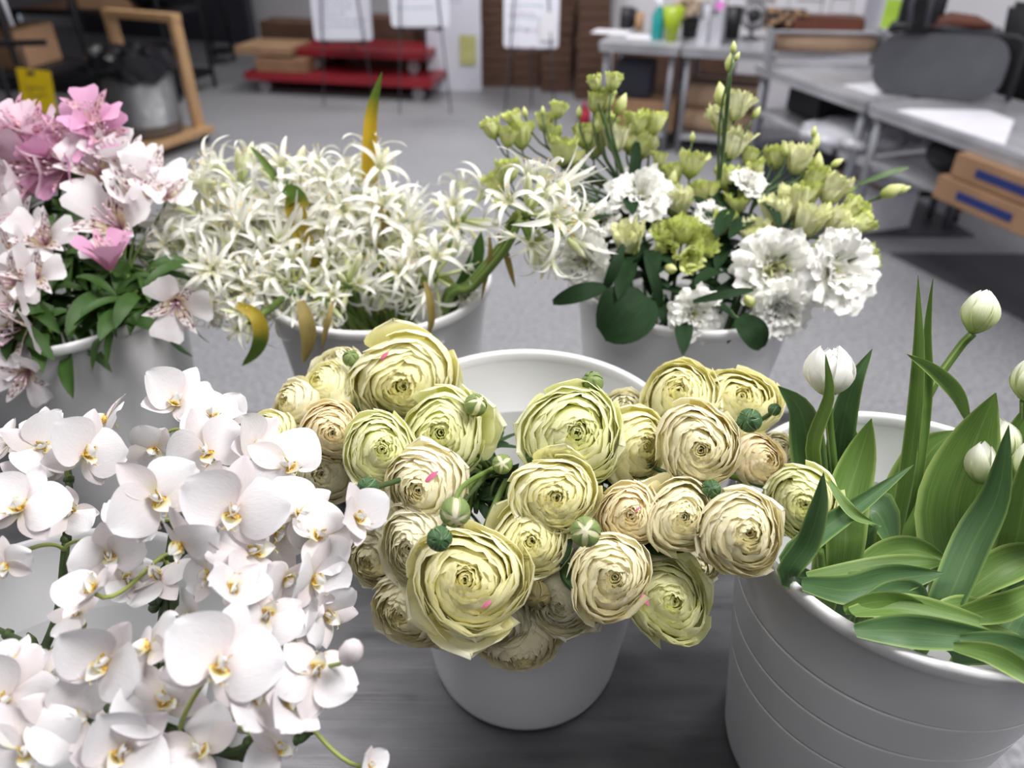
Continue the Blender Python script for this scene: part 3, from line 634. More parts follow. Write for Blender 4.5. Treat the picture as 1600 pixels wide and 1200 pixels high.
# ---------------- ranunculus
def ran_head(seed, N=15, squash=.8, loose=3, closed=1.0):
    rnd = random.Random(seed); outer = MB(); inner = MB()
    w2, w3, q2, q3 = rnd.uniform(.03, .08), rnd.uniform(.02, .05), rnd.uniform(0, 6), rnd.uniform(0, 6); cx, cy = rnd.uniform(-.12, .12), rnd.uniform(-.12, .12)
    for i in range(N):
        rho = (1 - i / N) ** 1.02; rho = max(rho, .05)
        n = 5 if i < 4 else (4 if i < 10 else 3); half = R(60 if n == 5 else 68 if n == 4 else 80)
        a0 = rnd.uniform(0, 6.28); mb = outer if i < 3 else inner
        zr = .44 * (1 - rho ** 2) * closed - .07 * math.exp(-(rho / .2) ** 2) + .12 * closed
        for k in range(n):
            a = a0 + 2 * PI * k / n + rnd.uniform(-.15, .15)
            amax = R(rnd.uniform(104, 114) + rnd.uniform(14, 44) * min(1, (1 - rho) * 2.2)); start = R(8 if i < 3 else 60)
            ph = rnd.uniform(0, 6.28); tilt = rnd.uniform(.05, .17); zj = rnd.uniform(-.06, .07); k1 = rnd.uniform(.01, .035)
            nu = 10 if i < 3 else 7; nv = 10; rows = []
            for iu in range(nu + 1):
                u = iu / nu; row = []
                for jv in range(nv + 1):
                    v = 2 * jv / nv - 1; aa = a + half * v
                    al = lerp(start, amax * (1 - .13 * abs(v) ** 3), u); e = 1 if rho > .25 else .35
                    rr = rho * math.sin(al) * (1 + tilt * v) + k1 * math.sin(4.5 * v + ph) * u ** 3 * e
                    if u > .7: rr += (.022 * math.sin(11 * v + ph * 2) + .012 * math.sin(23 * v + ph)) * e * (u - .7) / .3
                    zz = zr + zj * e - squash * rho * (math.cos(al) - math.cos(min(amax, R(150))) * .75) + (.03 * math.sin(8 * v + ph) + .018 * math.sin(19 * v + ph)) * u ** 4 * e
                    rr *= 1 + (w2 * math.sin(2 * aa + q2) + w3 * math.sin(3 * aa + q3)) * min(1, rho * 2)
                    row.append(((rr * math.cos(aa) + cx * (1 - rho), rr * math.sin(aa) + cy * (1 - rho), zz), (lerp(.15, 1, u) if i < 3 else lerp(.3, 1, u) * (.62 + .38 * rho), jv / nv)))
                rows.append(row)
            mb.grid(rows)
    zb = .12 * closed - squash * 1.3
    for k in range(loose):
        a = rnd.uniform(0, 6.28)
        petal(outer, rnd.uniform(1.4, 1.62), rnd.uniform(1.2, 1.6), 84, rnd.uniform(-32, 42), a, p_loose, .30, .085, rnd.uniform(4, 7), (.05, zb), 11, 12, rnd=rnd, jag=.05)
    return outer, inner
def make_bud(seed):
    rnd = random.Random(seed); b = MB(); s = MB()
    b.ball((0, 0, 0), .93, 16, 10, sc=(1, 1, .95))
    for k in range(5):
        a = 2 * PI * k / 5 + rnd.uniform(-.2, .2)
        rows = []
        for iu in range(9):
            u = iu / 8; al = R(lerp(12, 165, u)); w = .62 * math.sin(PI * (u * .93 + .07)) ** .7
            rows.append([((1.02 + .03 * (1 - v * v)) * math.sin(al) * math.cos(a + w * v), (1.02 + .03 * (1 - v * v)) * math.sin(al) * math.sin(a + w * v), -(1.02 + .03 * (1 - v * v)) * math.cos(al)) for v in (-1, -.5, 0, .5, 1)])
        s.grid([[(p, (i / 8, j / 4)) for j, p in enumerate(r)] for i, r in enumerate(rows)])
    return b, s
Y = [(0, (.80, .66, .20)), (.45, (.88, .78, .40)), (1, (.93, .87, .62))]
RC = {
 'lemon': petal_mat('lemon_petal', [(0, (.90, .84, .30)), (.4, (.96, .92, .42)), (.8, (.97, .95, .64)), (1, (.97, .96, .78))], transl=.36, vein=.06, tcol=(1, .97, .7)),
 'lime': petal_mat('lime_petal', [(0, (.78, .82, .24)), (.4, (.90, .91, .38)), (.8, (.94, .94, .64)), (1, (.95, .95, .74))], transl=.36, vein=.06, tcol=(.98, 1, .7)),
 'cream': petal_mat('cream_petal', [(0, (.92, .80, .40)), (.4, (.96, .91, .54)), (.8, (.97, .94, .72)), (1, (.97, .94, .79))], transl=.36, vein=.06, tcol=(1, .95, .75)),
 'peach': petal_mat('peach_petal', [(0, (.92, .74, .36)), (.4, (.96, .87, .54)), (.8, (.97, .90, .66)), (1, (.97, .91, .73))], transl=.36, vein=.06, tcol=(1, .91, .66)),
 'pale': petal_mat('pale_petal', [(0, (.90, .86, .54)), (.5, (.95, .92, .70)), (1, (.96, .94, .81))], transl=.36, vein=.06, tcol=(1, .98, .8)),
}
M['streak'] = plain('magenta_streak', (.75, .16, .33), .6)
M['stem'] = leaf_mat('stem_green', (.14, .22, .05), rough=.45, transl=.05, vein=6)
M['stem_dark'] = leaf_mat('dark_stem', (.055, .09, .03), rough=.45, transl=.03, vein=6)
M['stem_pale'] = leaf_mat('pale_stem', (.36, .42, .12), rough=.45, transl=.15, vein=6)
M['bud_green'] = leaf_mat('bud_green', (.20, .28, .09), (.45, .5, .25), rough=.5, transl=.1)
M['bud_dark'] = leaf_mat('bud_dark_green', (.05, .12, .045), (.30, .4, .2), rough=.45, transl=.05)
M['bud_brown'] = leaf_mat('bud_brown_green', (.20, .17, .07), (.35, .3, .15), rough=.5, transl=.1)
M['leaf_dark'] = leaf_mat('dark_leaf', (.025, .06, .018), rough=.45, transl=.12)
M['leaf'] = leaf_mat('green_leaf', (.045, .105, .02), rough=.42, transl=.2)
def quat(n, roll): return Vector(n).to_track_quat('Z', 'Y') @ Quaternion((0, 0, 1), roll)
def facing(p, ox, oy): return ((CAM - p).normalized() + RT * ox + UPV * oy).normalized()
def bez(a, b, c, d, n=12):
    return [a * (1 - t) ** 3 + b * 3 * t * (1 - t) ** 2 + c * 3 * t * t * (1 - t) + d * t ** 3 for t in [i / n for i in range(n + 1)]]
def stem_to(mbk, headp, n, bk, rim=.085, back=.03, spread=.05, rnd=random, lift=.0):
    """path from behind a head, over the rim and down into bucket bk; returns world points"""
    c = Vector((bk[0], bk[1], 0)); d = Vector((headp.x, headp.y, 0)) - c; L = d.length
    d = d.normalized() if L > 1e-4 else Vector((1, 0, 0))
    a = headp - n * back
    over = c + d * min(rim, L) ; over.z = max(min(headp.z - .02, RIM + .03), RIM + .012) + lift if L > rim else headp.z - .06
    ang = rnd.uniform(0, 6.28); foot = c - d * rnd.uniform(.0, spread) + Vector((math.cos(ang), math.sin(ang), 0)) * .02; foot.z = TZ + .012
    if L <= rim: return bez(a, a - n * .05, Vector((a.x, a.y, RIM - .06)) * .7 + Vector((foot.x, foot.y, RIM - .06)) * .3, foot, 12)
    p1 = bez(a, a - n * min(.04, L * .4), over + d * .03 + Vector((0, 0, .012)), over, 8)
    p2 = bez(over, over - d * .025 - Vector((0, 0, .015)), Vector((foot.x, foot.y, RIM - .12)), foot, 10)
    return p1 + p2[1:]
_cache = {}
def ran_meshes(seed, colr, loose, closed):
    key = (seed, colr, loose, closed)
    if key not in _cache:
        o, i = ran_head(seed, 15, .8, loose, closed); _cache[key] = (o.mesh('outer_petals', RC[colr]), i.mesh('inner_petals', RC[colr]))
    return _cache[key]
_cen = MB()
for k in range(26):
    a = k * 2.4; r = .028 * math.sqrt(k); _cen.ball((r * math.cos(a), r * math.sin(a), -r * .3), .035, 6, 4, sc=(1, 1, 1.6))
CEN = {'green': _cen.mesh('flower_center', M['bud_green']), 'dark': _cen.mesh('flower_center', M['bud_brown'])}
ZR = [(540, 1.245), (600, 1.25), (700, 1.255), (800, 1.24), (850, 1.225), (900, 1.20), (950, 1.175), (1000, 1.15), (1040, 1.13)]
# px, py, diameter px, facing x, y, colour, loose petals, closed, dz, label detail
RAN = [
 (632, 596, 142, -.10, -.25, 'lemon', 4, .9, .0, 'large lemon yellow ranunculus topmost in the left cluster, green eye facing down'),
 (597, 702, 108, .02, -.05, 'lime', 1, 1, 0, 'greenish yellow ranunculus with a small brown eye below the topmost bloom'),
 (692, 680, 128, -.08, -.10, 'lime', 4, 1.1, -.01, 'lime tinted ranunculus with a tight globe centre and loose right petals'),
 (519, 673, 88, -.02, -.05, 'peach', 1, 1, 0, 'peach ranunculus with a tight spiral at the left of the cluster'),
 (511, 608, 82, -.7, .5, 'lemon', 1, 1, -.01, 'yellow ranunculus seen from the side above the peach one'),
 (527, 572, 72, -.5, .8, 'pale', 2, 1, -.01, 'pale ranunculus turned away at the upper left beside a green bud'),
 (459, 632, 72, -.9, .2, 'cream', 1, 1, -.01, 'cream ranunculus in profile, pointing left, at the upper left edge'),
 (419, 684, 76, -.5, .1, 'lemon', 1, .9, -.02, 'lemon ranunculus furthest left, above the white orchids'),
 (664, 762, 112, -.33, -.18, 'cream', 4, 1, .0, 'cream ranunculus with a pink streak and loose petals at its right'),
 (655, 855, 126, -.45, -.3, 'pale', 3, .9, -.01, 'pale ranunculus behind a dark green bud, facing lower left'),
 (508, 735, 96, -.2, -.1, 'pale', 2, .9, -.03, 'pale ranunculus half hidden by orchid petals at the left'),
 (572, 715, 70, -.3, -.1, 'cream', 3, .9, -.03, 'small cream ranunculus tucked below the peach bloom'),
 (592, 866, 106, -.6, -.5, 'cream', 2, .8, -.04, 'shaded yellow ranunculus hanging under the cluster beside the orchids'),
 (735, 905, 158, .06, -.04, 'lemon', 3, .9, .02, 'largest pale yellow ranunculus, low in front with a pink mark'),
 (828, 845, 116, .05, -.08, 'lemon', 3, 1, -.01, 'yellow ranunculus with a deep eye, right above the largest bloom'),
 (642, 948, 124, -.5, -.5, 'cream', 3, .9, -.012, 'cream ranunculus turned down at the lower left of the cluster'),
 (772, 966, 112, .0, -.7, 'pale', 1, .7, -.02, 'pale ranunculus with a dark green eye hanging below the largest bloom'),
 (812, 1000, 124, .05, -1.1, 'cream', 3, .9, -.035, 'lowest cream ranunculus hanging over the front of the bucket'),
 (880, 938, 116, -.25, -.5, 'pale', 3, .8, -.015, 'whitish ruffled ranunculus facing down between two larger blooms'),
 (952, 902, 122, .10, -.15, 'cream', 2, .95, .012, 'blush cream ranunculus with a green eye low at the centre right'),
 (1042, 938, 120, .15, -.05, 'lime', 4, .9, .0, 'greenish ranunculus with a bright pink streak at the lower right'),
 (866, 775, 122, .08, -.10, 'lemon', 3, .95, .0, 'yellow ranunculus with an open spiral left of the middle'),
 (898, 678, 146, .10, -.02, 'lime', 5, .9, .01, 'large lime yellow ranunculus with frilled petals at the upper middle'),
 (992, 700, 112, .62, -.15, 'lemon', 3, .9, -.012, 'yellow ranunculus in profile facing right between two round blooms'),
 (978, 640, 66, .1, .5, 'pale', 3, .9, -.03, 'small pale ranunculus behind, between the two large upper blooms'),
 (1066, 622, 112, .0, .30, 'lemon', 4, .9, -.01, 'lemon ranunculus facing up at the back of the right cluster'),
 (1092, 694, 122, .12, -.12, 'cream', 2, 1, .015, 'round cream ranunculus with a tight eye in the upper right cluster'),
 (1160, 628, 106, .25, .30, 'lemon', 3, .9, -.015, 'yellow ranunculus at the top right with ragged petals'),
 (1187, 718, 76, .6, -.05, 'peach', 1, 1, -.02, 'small peach ranunculus in profile at the right'),
 (986, 803, 92, -.02, -.12, 'peach', 3, .95, -.005, 'blush ranunculus with a pink fleck beside its eye'),
 (1066, 806, 106, .22, -.02, 'cream', 2, 1, .0, 'round cream yellow ranunculus right of the blush one'),
 (1158, 832, 122, .22, -.18, 'cream', 3, 1, .01, 'tall cream ranunculus at the right end above the tulip bucket rim'),
 (1254, 784, 104, -.02, -.10, 'lime', 2, .85, -.02, 'greenish ranunculus furthest right, touching the tulip leaves'),
 (1090, 878, 76, .2, -.6, 'cream', 3, .8, -.04, 'shaded cream ranunculus hidden under the right end of the cluster'),
 (690, 985, 70, -.3, -1.0, 'cream', 2, .8, -.045, 'small cream ranunculus peeping out under the largest bloom'),
 (1215, 706, 60, .5, .3, 'pale', 3, .8, -.03, 'small whitish ranunculus behind the peach one at the right'),
]
STREAK = {8: (.35, .35), 13: (.25, -.45), 20: (-.62, .05), 29: (.22, .2), 0: (-.35, .6)}
for i, (px, py, dpx, ox, oy, colr, loose, closed, dz, lb) in enumerate(RAN):
    rnd = random.Random(100 + i); z = interp(ZR, py) + dz; p = PZ(px, py, z); Rr = dpx / 2 * depth(p) / FPX * 1.08
    n = facing(p, ox, oy + .05); q = quat(n, rnd.uniform(0, 6.28))
    base = Vector((B_RAN[0], B_RAN[1], TZ + .01)); t = thing('ranunculus', lb, 'flower', base, 0, 'ranunculus blooms in the middle bucket')
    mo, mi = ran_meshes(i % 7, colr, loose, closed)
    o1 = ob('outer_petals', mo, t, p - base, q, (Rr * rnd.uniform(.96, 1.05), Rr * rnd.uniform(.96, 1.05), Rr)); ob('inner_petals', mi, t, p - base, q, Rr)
    ob('flower_center', CEN['dark' if i in (1, 14, 16) else 'green'], t, p - base + n * Rr * (.30 if i in (0, 1, 16, 19) else .12), q, Rr * (1.0 if i in (0, 1, 16, 19) else .8))
    mb = MB(); pts = [w - base for w in stem_to(mb, p, n, B_RAN, back=Rr * .95, rnd=rnd)]; mb.tube(pts, .0026, 7); ob('stem', mb.mesh('stem', M['stem']), t)
    if i in STREAK:
        sx, sy = STREAK[i]; mb = MB(); e = RT * sx + UPV * sy; c = p + (e * Rr + n * Rr * math.sqrt(max(.05, 1 - sx * sx - sy * sy)) * .62)
        d = (RT * .6 + UPV * .5 if i != 20 else RT * .6 - UPV * .8).normalized(); s = d.cross(n); L = Rr * (.42 if i in (8, 20) else .22)
        rows = [[(c - base + d * L * (k / 6 - .5) + s * v * L * .16 * math.sin(PI * (k + .5) / 7) + n * (.0016 - .003 * (k / 6 - .5) ** 2), (k / 6, (v + 1) / 2)) for v in (-1, 0, 1)] for k in range(7)]
        mb.grid(rows); o = ob('pink_streak', mb.mesh('pink_streak', M['streak']), t); o['label'] = 'pink streak on a petal'
BUDM = [make_bud(s) for s in range(3)]
_bm = {}
def bud_mesh(k, body, sep):
    key = (k, body, sep)
    if key not in _bm: _bm[key] = (BUDM[k][0].mesh('bud_body', RC.get(body) or M[body]), BUDM[k][1].mesh('sepals', M[sep]))
    return _bm[key]
BUDS = [(548, 560, 13, 'bud_green', 'bud_green', -.1, .6, .01, 'small green ranunculus bud at the upper left of the cluster'), (712, 621, 12, 'bud_dark', 'bud_dark', .2, .6, -.01, 'dark green ranunculus bud behind the lime bloom'),
 (743, 633, 18, 'lime', 'bud_green', .5, .5, .01, 'pale green ranunculus bud on a hooked stem at the bucket opening'), (575, 762, 17, 'bud_dark', 'bud_dark', -.2, 0, .025, 'striped dark green ranunculus bud beside the orchids'),
 (711, 800, 24, 'cream', 'bud_green', 0, -.5, .02, 'opening ranunculus bud, blush with green sepals, below the pink streaked bloom'), (687, 842, 20, 'bud_dark', 'bud_dark', .1, -.1, .03, 'round dark green ranunculus bud over the pale bloom'),
 (785, 725, 16, 'lime', 'bud_green', 0, .1, -.01, 'small green ranunculus bud in the gap between the clusters'), (832, 714, 12, 'bud_dark', 'bud_dark', .3, .4, -.015, 'tiny dark ranunculus bud behind the open spiral bloom'), (926, 597, 17, 'bud_green', 'bud_green', -.3, .5, .03, 'green ranunculus bud sticking up above the large lime bloom'),
 (915, 831, 24, 'lime', 'bud_green', 0, .1, .015, 'plump light green ranunculus bud in the middle of the cluster'), (838, 930, 22, 'bud_brown', 'bud_brown', .1, -.3, .0, 'brownish green ranunculus bud right of the largest bloom'),
 (1171, 657, 19, 'bud_dark', 'bud_dark', -.2, .1, .02, 'dark green ranunculus bud over the top right bloom'), (1111, 764, 15, 'bud_dark', 'bud_dark', 0, .1, .0, 'dark green ranunculus bud between the right hand blooms'), (1210, 640, 10, 'bud_dark', 'bud_dark', .5, .6, .0, 'small dark ranunculus bud at the upper right edge')]
for i, (px, py, rp, body, sep, ox, oy, dz, lb) in enumerate(BUDS):
    rnd = random.Random(300 + i); p = PZ(px, py, interp(ZR, py) + dz + .01); Rr = rp * depth(p) / FPX; n = facing(p, ox, oy); q = quat(n, rnd.uniform(0, 6))
    base = Vector((B_RAN[0], B_RAN[1], TZ + .01)); t = thing('ranunculus_bud', lb, 'flower bud', base, 0, 'ranunculus buds'); a, b = bud_mesh(i % 3, body, sep)
    ob('bud_body', a, t, p - base, q, Rr); ob('sepals', b, t, p - base, q, Rr * .98)
    mb = MB(); mb.tube([w - base for w in stem_to(mb, p, n, B_RAN, back=Rr * .9, rnd=rnd)], .0019, 6); ob('stem', mb.mesh('stem', M['stem_dark' if sep == 'bud_dark' else 'stem']), t)
# leaves: generic strip along a path
def strip(mb, pts, wid, side=None, fold=.25, nv=4, m=0, roll=0.0, wave=0.0, prof=None, seed=0):
    n = len(pts); rows = []
    for i, p in enumerate(pts):
        t = (pts[min(i + 1, n - 1)] - pts[max(i - 1, 0)]).normalized()
        vw = (CAM - p).normalized() if side is None else side
        s = t.cross(vw); s = s.normalized() if s.length > 1e-5 else RT; nn = s.cross(t).normalized()
        ro = roll if not callable(roll) else roll(i / (n - 1)); s, nn = s * math.cos(ro) + nn * math.sin(ro), nn * math.cos(ro) - s * math.sin(ro)
        u = i / (n - 1); w = wid * (prof(u) if prof else (max(0, math.sin(PI * (.12 + .88 * u) ** 1.1)) ** .75 + .02)) / 2
        rows.append([(p + s * w * v + nn * (fold * w * v * v + wave * math.sin(7 * u + 3 * v + seed) * abs(v)), (u, (v + 1) / 2)) for v in [2 * j / nv - 1 for j in range(nv + 1)]])
    mb.grid(rows, m)
def smooth_path(P, n=14):
    """Catmull-Rom through world points"""
    P = [Vector(p) for p in P]; Q = [P[0] * 2 - P[1]] + P + [P[-1] * 2 - P[-2]]; out = []
    per = max(2, n // (len(P) - 1))
    for k in range(len(P) - 1):
        a, b, c, d = Q[k:k + 4]
        for i in range(per):
            t = i / per; out.append(.5 * ((2 * b) + (c - a) * t + (2 * a - 5 * b + 4 * c - d) * t * t + (3 * b - a - 3 * c + d) * t ** 3))
    out.append(P[-1]); return out
# dissected dark foliage inside the ranunculus bucket
rnd = random.Random(77)
for i, (px, py) in enumerate([(760, 745), (775, 770), (745, 780), (790, 745), (735, 760), (765, 700), (700, 730), (940, 750), (1010, 850), (880, 880), (650, 800), (1130, 790), (1035, 745), (600, 820)]):
    base = Vector((B_RAN[0], B_RAN[1], TZ + .01)); t = thing('ranunculus_leaf', 'dark divided ranunculus leaf on a stem between the yellow blooms', 'leaf', base, 0, 'ranunculus foliage')
    p = PZ(px, py, RIM + (.0 if i < 7 else .0)); mb = MB(); st = MB()
    st.tube([w - base for w in stem_to(st, p, Vector((0, 0, 1)), B_RAN, back=.0, rnd=rnd)], .0016, 5); ob('stem', st.mesh('stem', M['stem_dark']), t)
    for k in range(7):
        a = rnd.uniform(0, 6.28); d = Vector((math.cos(a), math.sin(a), rnd.uniform(-.2, .9))).normalized() * rnd.uniform(.02, .035)
        strip(mb, [p - base + d * (q / 5) + Vector((0, 0, -.006 * (q / 5) ** 2)) for q in range(6)], rnd.uniform(.006, .011), roll=rnd.uniform(-.8, .8), nv=2, side=Vector((0, 0, 1)))
    ob('leaflets', mb.mesh('leaflets', M['leaf_dark']), t)
# ================================================================== moth orchids
M['orchid'] = petal_mat('orchid_petal', [(0, (.76, .66, .68)), (.22, (.77, .74, .76)), (1, (.79, .79, .82))], transl=.14, rough=.5, vein=.07, veinscale=14)
M['orchid_blush'] = petal_mat('orchid_sepal', [(0, (.70, .70, .40)), (.3, (.78, .72, .70)), (1, (.79, .73, .77))], transl=.14, rough=.5, vein=.09, veinscale=14)
M['orchid_lip'] = petal_mat('orchid_lip', [(0, (.85, .60, .05)), (.35, (.90, .80, .25)), (.6, (.93, .92, .88)), (1, (.95, .95, .96))], transl=.25, rough=.45, vein=.04, streak=((.45, .08, .06), .02, .40, 9))
M['orchid_eye'] = plain('orchid_yellow', (.85, .50, .02), .5, var=.25, scale=900)
def orchid_meshes(seed, cl=0.0):
    rnd = random.Random(seed); pe = MB(); se = MB(); lip = MB(); col = MB()
    b0, b1 = 78 - cl * 25, 96 - cl * 45
    for az in (8, 172):
        petal(pe, .98, 1.16, b0 + rnd.uniform(-5, 5), b1 + rnd.uniform(-24, 24), R(az + rnd.uniform(-9, 9)), p_round, rnd.uniform(-.34, .34), rnd.uniform(.03, .07), rnd.uniform(2.5, 4.5), (.03, .03), 10, 8, rnd=rnd)
    for az, l in ((90, .98), (218, .9), (322, .9)):
        petal(se, l, .60, b0 + 6, b1 + 4 + rnd.uniform(-26, 26), R(az + rnd.uniform(-9, 9)), p_ovate, rnd.uniform(-.3, .4), .02, 3, (.02, 0), 9, 6, rnd=rnd)
    for az in (215, 325): petal(lip, .40, .34, 20, -20, R(az), p_round, .5, .01, 3, (.05, .03), 7, 5, rnd=rnd)
    petal(lip, .48, .34, 55, 25, R(270), p_ovate, .45, .02, 3, (.04, .02), 8, 5, rnd=rnd)
    for s in (-1, 1): lip.tube([(s * .05, -.30, .37), (s * .12, -.33, .44), (s * .17, -.27, .47)], [.014, .009, .004], 5)
    col.ball((0, .03, .15), .075, 9, 7, sc=(.8, .8, 1.7)); col.ball((0, -.07, .12), .055, 8, 5, m=1)
    return (pe.mesh('petals', M['orchid']), se.mesh('sepals', M['orchid_blush']), lip.mesh('lip', M['orchid_lip']), col.mesh('column', [M['orchid'], M['orchid_eye']]))
ORM = [orchid_meshes(s, c) for s, c in ((1, .05), (2, .3), (3, .7), (4, -.35), (5, 1.1), (6, .45), (7, .2), (8, -.6), (9, .55), (10, -.2), (11, .85), (12, .35))]
ZO = [(600, 1.275), (700, 1.285), (800, 1.285), (900, 1.28), (1000, 1.265), (1100, 1.245), (1200, 1.225)]
# spray stems as pixel paths with heights: (px, py, z)
SPRAYS = [
 ('moth orchid spray at the back left with petals standing against the grey bucket', [(60, 668, 1.27), (100, 720, 1.27), (108, 770, 1.26), (100, 880, 1.23), (90, 960, 1.20), (62, 1030, 1.17)]),
 ('moth orchid spray arching to the upper right over the back of the bucket', [(300, 640, 1.265), (290, 700, 1.27), (275, 790, 1.265), (262, 880, 1.24), (240, 940, 1.20)]),
 ('moth orchid spray reaching right to the yellow ranunculus', [(560, 820, 1.24), (480, 790, 1.26), (400, 790, 1.265), (300, 850, 1.25), (262, 900, 1.22)]),
 ('moth orchid spray running low to the right across the bucket edge', [(500, 900, 1.24), (430, 895, 1.25), (345, 868, 1.25), (275, 900, 1.23), (240, 950, 1.19)]),
 ('moth orchid spray in front with the largest yellow eyed bloom', [(420, 1130, 1.22), (360, 1175, 1.22), (270, 1140, 1.235), (200, 1115, 1.235), (120, 1100, 1.20)]),
 ('moth orchid spray at the left edge with pale blooms', [(-10, 980, 1.21), (30, 1000, 1.215), (75, 1020, 1.215), (110, 1040, 1.20), (140, 1070, 1.17)]),
 ('moth orchid spray drooping out to the lower right over the steel table', [(480, 1060, 1.235), (490, 1120, 1.22), (470, 1155, 1.21), (430, 1150, 1.215), (380, 1180, 1.20)]),
 ('moth orchid spray at the bottom left corner with crowded blooms', [(40, 1100, 1.23), (60, 1140, 1.225), (120, 1180, 1.22), (200, 1210, 1.20)]),
]
# px, py, size px, facing x, y, roll deg, variant, spray, dz
ORC = [
 (168, 658, 112, -.5, .35, 10, 3, 0, .0), (275, 628, 118, .35, .3, -25, 2, 1, .0), (72, 668, 74, -.3, .6, 20, 4, 0, -.01), (134, 706, 128, .15, .0, -20, 0, 0, .01), (18, 690, 110, -.4, .2, 30, 1, 0, -.01),
 (36, 792, 150, -.3, -.1, -10, 0, 0, .0), (240, 776, 152, .0, .1, 35, 1, 2, .012), (366, 795, 172, .0, -.15, -15, 0, 2, .014), (322, 702, 132, .1, .0, 25, 1, 1, .0), (395, 700, 130, .5, .3, -40, 2, 2, -.01),
 (448, 728, 132, .35, .2, 50, 3, 2, .0), (556, 808, 122, .75, -.2, 20, 2, 2, -.005), (470, 800, 128, .3, .1, -60, 1, 2, -.01), (284, 846, 128, -.1, -.25, 0, 1, 1, .008), (170, 862, 118, -.2, -.3, 15, 2, 0, -.01),
 (390, 862, 142, .1, -.1, 80, 0, 3, -.012), (488, 902, 126, .6, -.3, -10, 2, 3, -.02), (362, 925, 128, .1, .75, 160, 4, 3, .0), (146, 925, 132, -.4, .7, 190, 2, 1, -.005), (206, 810, 112, .0, .2, 120, 3, 1, -.015),
 (346, 1034, 206, .14, -.05, -25, 0, 4, .022), (236, 1012, 150, -.5, .1, 40, 3, 4, .0), (168, 1030, 150, -.6, -.1, -30, 2, 5, .005), (398, 1092, 132, .9, .1, 200, 4, 4, .005), (492, 1052, 142, .8, .25, 160, 3, 6, .0),
 (440, 1010, 120, .4, .2, 60, 1, 3, -.025), (250, 1096, 150, -.1, .25, 20, 1, 4, .0), (100, 1120, 152, -.2, -.2, 60, 2, 7, .0), (12, 1092, 165, -.3, .0, -30, 0, 7, .0), (40, 1168, 170, -.1, -.2, 20, 3, 7, .01),
 (190, 1172, 165, .0, -.1, -50, 2, 7, .01), (310, 1172, 150, .1, -.3, 70, 1, 4, .0), (432, 1168, 118, .4, -.1, 30, 3, 6, -.012), (22, 1032, 90, -.4, .1, 0, 0, 5, -.01), (576, 1196, 70, .6, .5, 0, 4, 6, -.02),
 (120, 960, 90, -.2, .3, 100, 5, 5, -.02), (462, 942, 118, .3, -.3, 130, 1, 3, -.03), (55, 745, 110, -.1, .3, 60, 5, 0, -.02), (10, 880, 84, -.5, -.2, 10, 3, 0, -.01), (110, 800, 96, -.4, -.2, 140, 5, 0, -.03),
 (200, 905, 90, .2, -.4, 210, 4, 1, -.03), (320, 765, 110, .2, .3, 200, 5, 2, -.02), (430, 835, 120, .3, -.4, 190, 5, 3, -.03), (300, 960, 100, -.2, -.3, 90, 5, 4, -.04), (240, 700, 96, -.1, .3, 100, 5, 1, -.02),
 (520, 860, 100, .5, -.3, 60, 5, 3, -.035), (350, 650, 80, .3, .5, 30, 4, 1, -.01), (180, 1095, 110, -.1, .1, 150, 5, 7, -.02), (60, 1060, 100, -.2, .1, 120, 5, 5, -.02), (360, 1120, 120, .1, -.1, 10, 5, 4, -.02),
 (508, 958, 112, .7, -.5, 40, 4, 3, -.035), (446, 905, 118, .2, -.5, 170, 2, 3, -.02), (502, 838, 120, .5, .1, -80, 3, 2, -.012), (415, 965, 118, -.2, .5, 150, 4, 3, -.01), (328, 895, 110, -.5, -.2, 30, 5, 3, -.02), (450, 1100, 120, .6, .6, 200, 4, 6, .0), (250, 905, 100, -.2, .5, 250, 3, 1, -.03), (60, 700, 110, .3, -.2, 70, 2, 0, -.005), (330, 650, 100, .5, .1, 40, 3, 1, .0),
]
oroot = []
for k, (lb, pth) in enumerate(SPRAYS):
    base = Vector((B_ORC[0], B_ORC[1], TZ + .01)); t = thing('orchid_spray', lb, 'orchid', base, 0, 'white moth orchid sprays')
    pts = [PZ(*q) for q in pth]; e = pts[-1]; c = Vector((B_ORC[0], B_ORC[1], 0)); d = Vector((e.x - c.x, e.y - c.y, 0)); L = d.length
    if L > .09: d = d.normalized() * .09
    a = c + d; a.z = RIM - .03; f = c - d * .4; f.z = TZ + .012
    full = smooth_path(pts + [a, f], 46); mb = MB(); n = len(full)
    mb.tube([w - base for w in full], [lerp(.0018, .0030, min(1, i / n * 1.6)) for i in range(n)], 8)
    for i in range(4, n - 12, 6): mb.ball(full[i] - base, .0038, 7, 4)
    ob('stem', mb.mesh('stem', M['stem_dark']), t); oroot.append((t, base, full))
